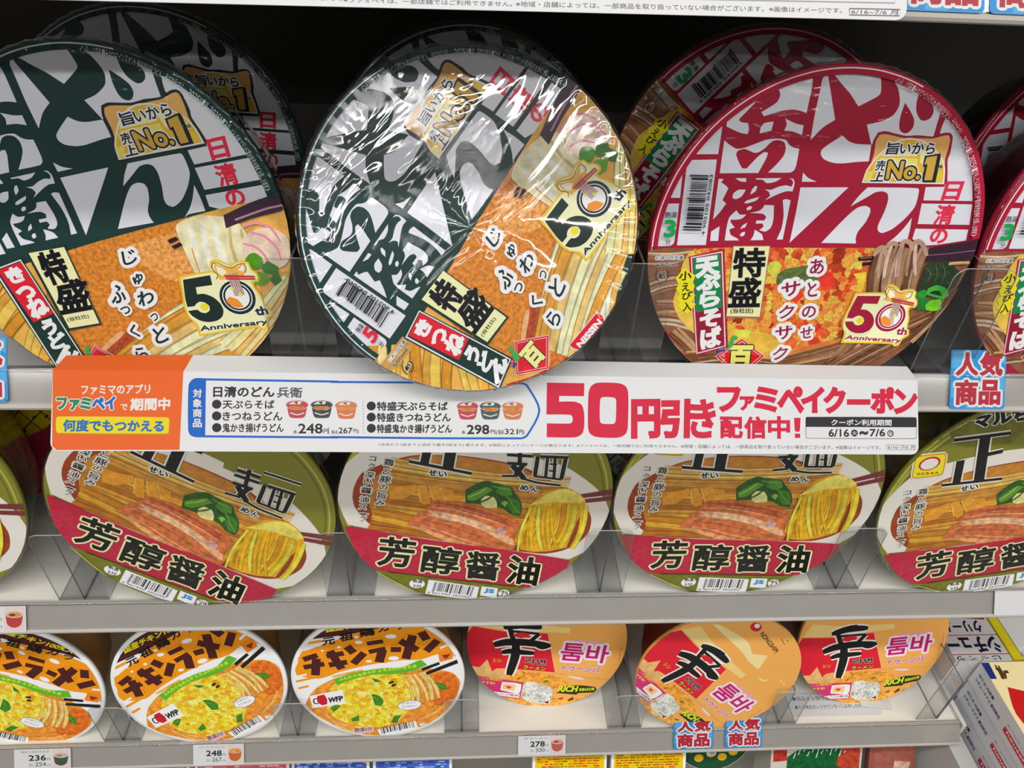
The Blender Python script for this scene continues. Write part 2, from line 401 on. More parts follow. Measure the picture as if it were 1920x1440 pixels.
# ---------------------------------------------------------------- artwork data (unit lid radius = 1000)
LOGO = [
 ('P','d4d6de','flat',[-679,675,-667,663,-666,513,-813,509,-787,555,-742,615,-704,660]),
 ('P','d4d6de','flat',[-463,847,-516,775,-573,708,-580,696,-564,685,-526,681,-516,651,-518,624,-559,629,-642,660,-644,671,-642,722,-575,774,-510,821]),
 ('P','d4d6de','flat',[-419,873,-332,911,-258,930,-231,929,-214,916,-209,878,-210,742,-249,753,-290,758,-348,750,-404,733,-444,719,-463,740,-425,764,-386,793,-375,825,-382,847,-401,864]),
 ('P','d4d6de','flat',[-384,693,-388,645,-451,629,-450,662,-434,684]),
 ('P','d4d6de','flat',[-322,710,-259,686,-212,678,-211,627,-266,644,-316,647,-308,680]),
 ('P','d4d6de','flat',[-643,588,-608,564,-564,544,-520,552,-450,580,-403,598,-343,604,-296,598,-271,573,-242,559,-210,553,-208,468,-214,438,-234,423,-363,420,-321,468,-293,510,-287,553,-304,586,-342,597,-375,587,-408,550,-440,528,-465,526,-487,534,-524,545,-558,534,-563,513,-542,475,-516,441,-490,439,-465,471,-436,506,-405,531,-384,527,-388,498,-419,416,-640,409]),
 ('P','d4d6de','flat',[-834,477,-668,484,-655,-5,-827,-10]),
 ('P','d4d6de','flat',[-865,409,-852,401,-847,267,-915,266,-897,329]),
 ('P','d4d6de','flat',[-929,232,-848,235,-846,11,-857,-8,-872,-14,-943,-18,-945,83]),
 ('P','d4d6de','flat',[-641,379,-612,378,-623,359,-593,342,-576,326,-591,283,-599,259,-574,241,-604,188,-636,147]),
 ('P','d4d6de','flat',[-546,384,-483,386,-479,365,-513,367]),
 ('P','d4d6de','flat',[-428,386,-279,391,-311,369,-359,361,-385,378,-422,380]),
 ('P','d4d6de','flat',[-233,391,-209,388,-196,364,-199,317,-233,318,-277,302,-351,264,-325,289,-336,311,-365,326,-328,324,-285,342,-245,351,-212,344,-205,364,-215,381]),
 ('P','d4d6de','flat',[-473,321,-492,282,-521,267,-542,271,-542,297,-515,320]),
 ('P','d4d6de','flat',[-410,342,-415,314,-442,294,-437,324,-421,344]),
 ('P','d4d6de','flat',[-388,282,-400,262,-454,243,-469,246,-457,260]),
 ('P','d4d6de','flat',[-417,225,-424,210,-444,203,-451,214,-435,228]),
 ('P','d4d6de','flat',[-348,237,-292,236,-279,153,-285,106,-313,82,-351,89,-329,110,-338,129,-380,128,-378,146,-331,147,-324,168,-349,186,-426,189,-373,203,-355,219]),
 ('P','d4d6de','flat',[-378,91,-331,65,-315,31,-393,28,-380,56]),
 ('P','d4d6de','flat',[-246,267,-229,273,-199,266,-199,129,-199,36,-236,35,-220,102,-223,180]),
 ('P','d4d6de','flat',[-507,203,-485,180,-445,179,-465,157,-490,149,-532,148,-529,133,-500,102,-530,91,-516,59,-476,39,-460,26,-547,24,-544,156]),
 ('P','d4d6de','flat',[-591,108,-585,21,-633,20,-636,76]),
 ('P','d4d6de','flat',[-431,132,-437,106,-466,93,-455,116]),
 ('P','d4d6de','flat',[-432,77,-436,55,-456,49,-461,63,-448,76]),
 ('P','d4d6de','flat',[-146,952,-101,960,37,960,154,948,170,904,179,854,164,836,73,784,9,849,-46,893,-96,936,-126,948,-131,930,-109,876,-55,745,-41,711,-100,670,-156,601,-162,742,-160,854,-160,915]),
 ('P','d4d6de','flat',[21,630,-36,590,-79,553,-80,526,-55,500,2,482,54,480,139,490,206,495,204,533,198,585,161,586,109,588,65,600]),
 ('P','d4d6de','flat',[144,692,216,708,280,743,300,786,297,822,270,882,229,929,308,908,395,869,394,814,409,763,444,724,468,720,496,734,506,765,494,796,476,819,547,778,544,708,544,639,415,614,239,621,198,585]),
 ('P','BASE','flat',[330,810,378,762,408,721,412,684,394,657,370,651,342,666,328,697,324,750]),
 ('P','d4d6de','flat',[584,736,649,695,713,633,773,558,817,487,889,285,591,283,582,359,695,363,682,425,660,513,597,638,576,661]),
 ('P','d4d6de','flat',[587,265,894,266,916,145,597,144]),
 ('P','d4d6de','flat',[592,116,919,116,925,51,691,16,591,53]),
 ('P','d4d6de','flat',[-157,341,125,348,-154,17,-153,190]),
 ('P','d4d6de','flat',[237,350,536,352,549,336,551,247,513,178,454,114,396,86,366,100,358,131,375,212,379,280,366,316,337,329,294,324,251,296,164,239,195,295]),
 ('P','d4d6de','flat',[39,20,106,114,164,190,210,234,252,244,284,232,291,205,277,148,246,91,242,53,252,20]),
 ('P','d4d6de','flat',[551,180,560,103,561,33,463,31,434,18,481,63,518,115]),
 ('P','d4d6de','flat',[-160,424,-123,395,-68,375,-156,373]),
 ('P','BASE2','flat',[219,652,258,660,318,649,385,638,453,643,542,639,599,659,634,660,655,642,663,604,669,550,665,517,685,451,706,375,189,363,199,417,208,495,209,539,203,604]),
 ('P','e8a860','flat',[231,639,262,644,322,635,389,624,487,627,545,628,604,645,631,647,645,626,650,571,650,517,685,386,210,375,221,468,226,539,219,604]),
 ('P','f4e8d0','flat',[197,375,204,445,235,507,282,568,356,618,417,628,490,616,567,575,629,527,665,467,687,378]),
 ('P','e8b030','flat',[206,382,213,442,242,501,290,560,359,608,420,619,487,608,564,567,622,521,655,467,673,388]),
 ('Q','f6d268','flat',[267,516,487,518,495,480,243,474]),
 ('Q','fbe9a0','flat',[290,563,470,567,478,529,265,524]),
 ('Q','f6d060','flat',[205,439,252,441,243,387,210,386]),
 ('Q','f0c040','flat',[611,449,656,450,667,394,625,393]),
 ('Q','fbe9a0','flat',[487,567,545,569,620,516,648,466,626,460,510,491]),
 ('T','旨','20242e',0.05,[('f4f0e8',0.28)],[291,536,364,538,294,599]),
 ('T','いから','20242e',0.06,[('f4f0e8',0.28)],[372,541,573,545,368,600]),
 ('T','売','20242e',0.05,[('f4f0e8',0.28)],[254,445,313,446,254,501]),
 ('T','上','20242e',0.06,[('f4f0e8',0.28)],[245,385,317,387,252,436]),
 ('T','No.','c8a040',0.09,[('f4f0e8',0.42),('20242e',0.28)],[332,402,526,404,325,497]),
 ('L','f4f0e8',30.6,0,'flat',[536,525,596,537,607,399,560,398,553,489,535,485,536,525]),
 ('P','20242e','flat',[524,533,609,549,618,532,630,387,556,386,545,408,540,470,528,480]),
 ('P','c8a040','flat',[536,525,596,537,607,399,560,398,553,489,535,485]),
 ('T','※','20242e',0,[],[625,465,649,465,620,487]),
 ('T','日','d8304c',0.09,[],[698,290,797,292,702,391]),
 ('T','清','d8304c',0.07,[],[692,145,801,147,689,257]),
 ('T','の','d8304c',0.09,[],[704,32,805,34,693,115]),
 ('Q','BASE','flat',[591,280,893,284,896,268,591,266]),
 ('Q','BASE','flat',[596,142,917,143,921,120,595,118]),
]

RED = [
 ('P','8a5a3c','soft',[-1011,-48,-886,-27,-673,-26,-353,-18,736,6,1012,14,1188,-340,1093,-967,290,-1172,-431,-845,-882,-482]),
 ('S','a87a54 7a4c30 c09468 946040 d0b498',7,36.6,20.9,13.6,-15.7,1,[-1006,-89,-711,-57]),
 ('S','a87a54 7a4c30 c09468 946040 d0b498',9,78.5,68.0,15.7,20.9,2,[-969,-265,-720,-216]),
 ('S','a87a54 7a4c30 c09468 946040 d0b498',8,78.5,78.5,16.7,20.9,3,[-916,-436,-648,-480]),
 ('S','a87a54 7a4c30 c09468 946040 d0b498',7,62.8,47.1,16.7,10.5,4,[-798,-571,-569,-783]),
 ('S','a87a54 7a4c30 c09468 946040 d0b498',8,57.6,36.6,15.7,31.4,5,[-678,-740,-102,-736]),
 ('P','e8b850','soft',[-746,-41,-778,-112,-791,-251,-803,-365,-743,-481,-634,-575,-561,-538,-673,-29]),
 ('P','e87838','fry',[-726,-27,-514,-15,25,-9,385,-4,423,-65,385,-217,401,-408,366,-498,247,-603,-102,-736,-279,-718,-416,-658,-468,-419,-639,-249]),
 ('P','dcb040','soft',[-458,-478,-369,-536,-194,-558,-63,-642,-222,-712,-405,-658]),
 ('P','c8cc48','soft',[-255,-104,-213,-92,-175,-119,-180,-175,-222,-187,-256,-154]),
 ('P','c8cc48','soft',[-392,-536,-283,-541,-301,-596,-372,-584]),
 ('P','5a6a3a','fine',[-191,-175,-143,-141,-69,-128,5,-116,83,-143,60,-210,-27,-274,-138,-276,-186,-231]),
 ('P','d83a28','soft',[-77,-298,-27,-274,3,-308,-32,-355,-73,-344]),
 ('P','d83a28','soft',[68,-149,148,-158,189,-237,118,-272,68,-222]),
 ('P','d83a28','soft',[88,-592,155,-579,192,-640,118,-672]),
 ('P','c87838','soft',[-104,-723,111,-641,330,-584,405,-607,237,-683,17,-747]),
 ('S','a87850 7a5034 c49a70 8a5a3c',9,31.4,52.3,15.7,-10.5,6,[-94,-773,455,-619]),
 ('S','b08058 7a5034 c8a078 946444',9,47.1,68.0,17.8,5.2,8,[405,-607,291,-790]),
 ('S','a87850 7a5034 c49a70 8a5a3c',8,57.6,47.1,15.7,15.7,7,[523,-437,774,-310]),
 ('S','9c6c48 6c4630 b88c64 84563a',12,68.0,78.5,17.8,12.6,21,[274,-841,878,-463]),
 ('S','a87850 6c4630 c49a70',8,52.3,31.4,15.7,-12.6,22,[777,-616,989,-260]),
 ('P','dcc03c','soft',[280,-165,359,-152,366,-200,362,-279,332,-279,314,-207]),
 ('P','2c3c28','fine',[704,-250,711,-153,717,-93,789,-74,847,-70,911,-120,956,-149,943,-222,882,-297,760,-298]),
 ('L','55704a',4.4,0.8,'flat',[705,-111,759,-152,753,-212]),
 ('L','55704a',4.4,0.8,'flat',[771,-92,804,-163,793,-224]),
 ('L','55704a',4.4,0.8,'flat',[818,-91,849,-151,843,-211]),
 ('S','c89870 dcb48c b88860',3,6.7,5.6,7.8,2.8,12,[854,-91,983,-83]),
 ('P','2a8a30','soft',[697,-281,748,-255,777,-273,770,-310,723,-317]),
 ('P','247838','soft',[711,-317,794,-310,811,-385,745,-392]),
 ('P','3fa83a','soft',[769,-286,770,-249,818,-227,885,-247,918,-296,887,-315,823,-304]),
 ('P','1c3a20','flat',[785,-279,811,-264,848,-266,876,-297,837,-291]),
 ('P','6cc028','soft',[785,-360,806,-329,875,-315,896,-384,851,-397,800,-391]),
 ('P','33202c','flat',[657,-4,819,28,990,60,990,40,1010,-61,850,-73,686,-79]),
 ('L','7a5468',6.2,0,'flat',[675,-43,836,-27,992,-5]),
 ('Q','231c22','flat',[285,-62,381,-51,388,-78,288,-86]),
 ('Q','231c22','flat',[320,-95,390,-87,396,-107,319,-116]),
 ('L','c0a8a0',2.5,0,'flat',[297,-69,370,-60]),
 ('S','a07858 8a6248 b89478 6e4834 c0a08c',12,149.2,155.4,33.6,-12.4,11,[538,0,553,-294]),
 ('S','b8957a a07c62 c8ac98',7,105.7,130.5,24.9,-7.5,14,[516,29,538,-178]),
 ('L','b09078',28.6,0.3,'soft',[372,-42,388,-3,418,4,446,-47]),
 ('L','b09078',28.6,0.3,'soft',[431,5,463,31,498,25]),
 ('L','b09078',28.6,0.3,'soft',[514,13,538,45,574,33,600,-12]),
 ('L','b09078',28.6,0.3,'soft',[589,27,616,47,656,22,698,-43]),
 ('L','b09078',28.6,0.3,'soft',[367,-48,407,-2]),
 ('L','WH2',5.2,0,'flat',[-983,40,-974,-44]),
 ('T','お湯の目安量','22242a',0.02,[('e8e8ea',0.3)],[-947,-100,-778,-93,-948,-76]),
 ('T','490ml','22242a',0.05,[('e8d8c8',0.2)],[-943,-143,-810,-136,-943,-119]),
 ('T','紙','22242a',0.06,[('d8c0a8',0.2)],[-912,-219,-870,-214,-916,-176]),
 ('L','22242a',5.2,0,'flat',[-928,-164,-932,-189,-926,-214,-908,-231]),
 ('L','22242a',5.2,0,'flat',[-869,-160,-856,-182,-857,-207,-868,-227]),
 ('Q','9a1c34','flat',[-749,-75,-543,-22,-414,-652,-567,-715,-609,-712]),
 ('Q','f0c0cc','flat',[-737,-78,-551,-38,-428,-652,-608,-708]),
 ('Q','8c1a30','flat',[-728,-84,-557,-48,-438,-646,-603,-698]),
 ('Q','128048','flat',[-722,-87,-562,-54,-498,-391,-651,-425]),
 ('T','天','e4e8ea',0.15,[],[-680,-199,-557,-178,-700,-92]),
 ('T','ぷ','e4e8ea',0.13,[],[-664,-283,-538,-264,-674,-196]),
 ('T','ら','e4e8ea',0.15,[],[-628,-392,-520,-373,-647,-300]),
 ('T','そ','e4e8ea',0.14,[],[-611,-524,-499,-505,-619,-418]),
 ('T','ば','e4e8ea',0.13,[],[-580,-669,-464,-643,-605,-545]),
 ('Q','9a6a50','flat',[-495,-4,-269,1,-242,-463,-460,-460]),
 ('Q','e4dfa8','flat',[-489,-9,-273,-4,-249,-450,-458,-448]),
 ('T','特','14141a',0.06,[('b0ac90',0.09)],[-459,-196,-274,-190,-481,-23]),
 ('T','盛','14141a',0.06,[('b0ac90',0.09)],[-458,-387,-268,-381,-476,-207]),
 ('T','(当社比)','22242a',0.05,[],[-437,-433,-295,-430,-441,-398]),
 ('P','f0d820','flat',[-811,-209,-768,-145,-727,-172,-696,-187,-696,-216,-709,-239,-687,-250,-690,-275,-709,-295,-676,-312,-680,-340,-689,-358,-662,-372,-704,-439,-775,-388,-765,-364,-791,-336,-772,-313,-799,-274,-786,-251]),
 ('T','小','3a2410',0.06,[],[-787,-223,-715,-216,-792,-170]),
 ('T','え','3a2410',0.06,[],[-759,-290,-715,-287,-766,-239]),
 ('T','び','3a2410',0.06,[],[-751,-347,-697,-338,-757,-301]),
 ('T','入','3a2410',0.06,[],[-735,-419,-686,-413,-743,-364]),
 ('Q','f0b0a0','flat',[-487,-720,-335,-595,-163,-718,-308,-883]),
 ('Q','d01c24','flat',[-479,-720,-334,-601,-171,-718,-310,-870]),
 ('Q','f0c0b0','flat',[-463,-720,-331,-613,-187,-718,-313,-851]),
 ('Q','d01c24','flat',[-456,-720,-330,-620,-193,-718,-315,-845]),
 ('T','百','f4dc70',0.12,[('3a2410',0.22)],[-385,-807,-246,-806,-400,-652]),
 ('T','仕','f4e0c0',0,[],[-444,-726,-419,-726,-446,-704]),
 ('T','立','f4e0c0',0,[],[-439,-757,-414,-757,-441,-735]),
 ('P','3fa058','flat',[-412,-615,-396,-576,-363,-584,-366,-602,-385,-609,-384,-645,-403,-670,-425,-673,-413,-646]),
 ('P','2a3a90','flat',[-487,-680,-432,-667,-429,-683,-467,-696,-484,-698]),
 ('D','e06080',0.0,[-440,-655,11,7]),
 ('T','あ','8c1c48',0.05,[('f2eeee',0.52),('f2eeee',0.36)],[10,-172,91,-165,-7,-82]),
 ('T','と','8c1c48',0.05,[('f2eeee',0.52),('f2eeee',0.36)],[30,-317,83,-310,7,-226]),
 ('T','の','8c1c48',0.05,[('f2eeee',0.52),('f2eeee',0.36)],[21,-454,105,-447,9,-381]),
 ('T','せ','8c1c48',0.05,[('f2eeee',0.52),('f2eeee',0.36)],[43,-598,114,-584,27,-524]),
 ('T','サ','8c1c48',0.05,[('f2eeee',0.52),('f2eeee',0.36)],[-134,-322,-27,-297,-151,-236]),
 ('T','ク','8c1c48',0.05,[('f2eeee',0.52),('f2eeee',0.36)],[-128,-462,-40,-449,-133,-380]),
 ('T','サ','8c1c48',0.05,[('f2eeee',0.52),('f2eeee',0.36)],[-116,-606,-16,-587,-133,-522]),
 ('T','ク','8c1c48',0.05,[('f2eeee',0.52),('f2eeee',0.36)],[-111,-745,-22,-729,-116,-664]),
 ('P','e8b830','flat',[321,-280,488,-277,514,-283,495,-259,505,-228,533,-223,568,-239,599,-263,632,-254,674,-253,700,-268,705,-305,722,-324,731,-355,719,-375,691,-374,689,-399,707,-449,713,-513,729,-526,734,-565,705,-585,690,-631,661,-639,637,-622,304,-618,309,-550,286,-505,281,-448,303,-354,312,-292]),
 ('P','f6eeb0','flat',[333,-292,488,-288,519,-301,507,-271,515,-243,533,-234,565,-250,602,-276,635,-263,671,-264,693,-274,696,-308,715,-330,720,-352,707,-364,676,-365,680,-399,697,-450,705,-520,719,-533,720,-559,694,-579,674,-621,657,-626,637,-609,317,-608,323,-556,295,-505,293,-448,313,-357,324,-304]),
 ('P','e8a848','flat',[521,-332,515,-277,524,-243,571,-270,601,-283,673,-269,670,-299,654,-331,589,-338]),
 ('P','f8ecc8','flat',[525,-289,528,-258,557,-276,573,-301,540,-314]),
 ('P','f8ecc8','flat',[633,-300,663,-276,670,-281,661,-312]),
 ('L','5a2414',3.9,0,'flat',[504,-326,520,-308,504,-271,515,-243,539,-243,577,-270,604,-281,643,-269,676,-270,676,-299,662,-317]),
 ('P','9a1c38','flat',[333,-301,481,-300,474,-353,384,-351,377,-389,416,-393,457,-421,480,-458,483,-497,466,-529,431,-547,382,-548,341,-532,308,-499,297,-471,347,-471,361,-488,387,-496,412,-485,417,-462,400,-439,374,-431,349,-442,342,-449,301,-448,306,-404]),
 ('D','f4f0d0',0.0,[581,-441,100,100]),
 ('D','9a1c38',0.0,[581,-441,95,95]),
 ('D','f4f0f4',0.0,[581,-439,79,79]),
 ('D','9a1c38',0.0,[581,-439,74,74]),
 ('D','f4f0f4',0.0,[581,-439,64,64]),
 ('D','f0d020',0.0,[391,-463,21,21]),
 ('L','c8a8a0',7.8,0,'flat',[573,-310,573,-432]),
 ('L','3a2424',2.2,0,'flat',[577,-310,578,-432]),
 ('L','c8a8a0',7.8,0,'flat',[583,-310,584,-432]),
 ('L','3a2424',2.2,0,'flat',[588,-310,589,-432]),
 ('L','c8a8a0',7.8,0,'flat',[594,-310,595,-432]),
 ('L','3a2424',2.2,0,'flat',[599,-310,600,-432]),
 ('L','c8a8a0',7.8,0,'flat',[605,-310,606,-432]),
 ('L','3a2424',2.2,0,'flat',[610,-309,611,-432]),
 ('L','c8a8a0',7.8,0,'flat',[616,-309,617,-431]),
 ('L','3a2424',2.2,0,'flat',[621,-309,622,-431]),
 ('L','c8a8a0',7.8,0,'flat',[598,-425,607,-489]),
 ('L','c8a8a0',7.8,0,'flat',[587,-425,601,-489]),
 ('L','c8a8a0',7.8,0,'flat',[576,-426,596,-489]),
 ('L','c01828',7.8,0,'flat',[553,-316,707,-344]),
 ('L','8a1018',2.2,0,'flat',[555,-323,709,-352]),
 ('L','c01828',6.7,0,'flat',[557,-332,705,-358]),
 ('P','f08830','flat',[515,-445,541,-429,578,-451,596,-495,558,-493,524,-467]),
 ('P','c8d840','flat',[558,-388,567,-379,580,-391,570,-400]),
 ('P','c8d840','flat',[589,-425,601,-413,614,-425,602,-438]),
 ('T','th','9a1c38',0.12,[('f4f0f4',0.3)],[649,-553,712,-556,649,-508]),
 ('T','Anniversary','9a1c38',0.1,[('f8f0c8',0.3)],[323,-597,689,-617,329,-563]),
 ('A','インテージSRI+カップインスタント麺市場丼型うどん・そばカテゴリー、2025年1月~2025年12月、どん兵衛ブランド累計販売金額(全国、全業態)','e0b8c0',950,76,5,34),
]

RED_BAR = [
 ('B','22242a',5,[-798,88,-803,416,-704,87]),
 ('T','4 902105 042083','22242a',0.05,[],[-680,59,-684,404,-697,60]),
 ('T','熱湯','22242a',0.02,[],[-925,156,-857,157,-928,191]),
 ('T','3','18904a',0.1,[],[-916,47,-855,48,-921,142]),
 ('T','分','22242a',0.02,[],[-903,0,-874,1,-905,30]),
]

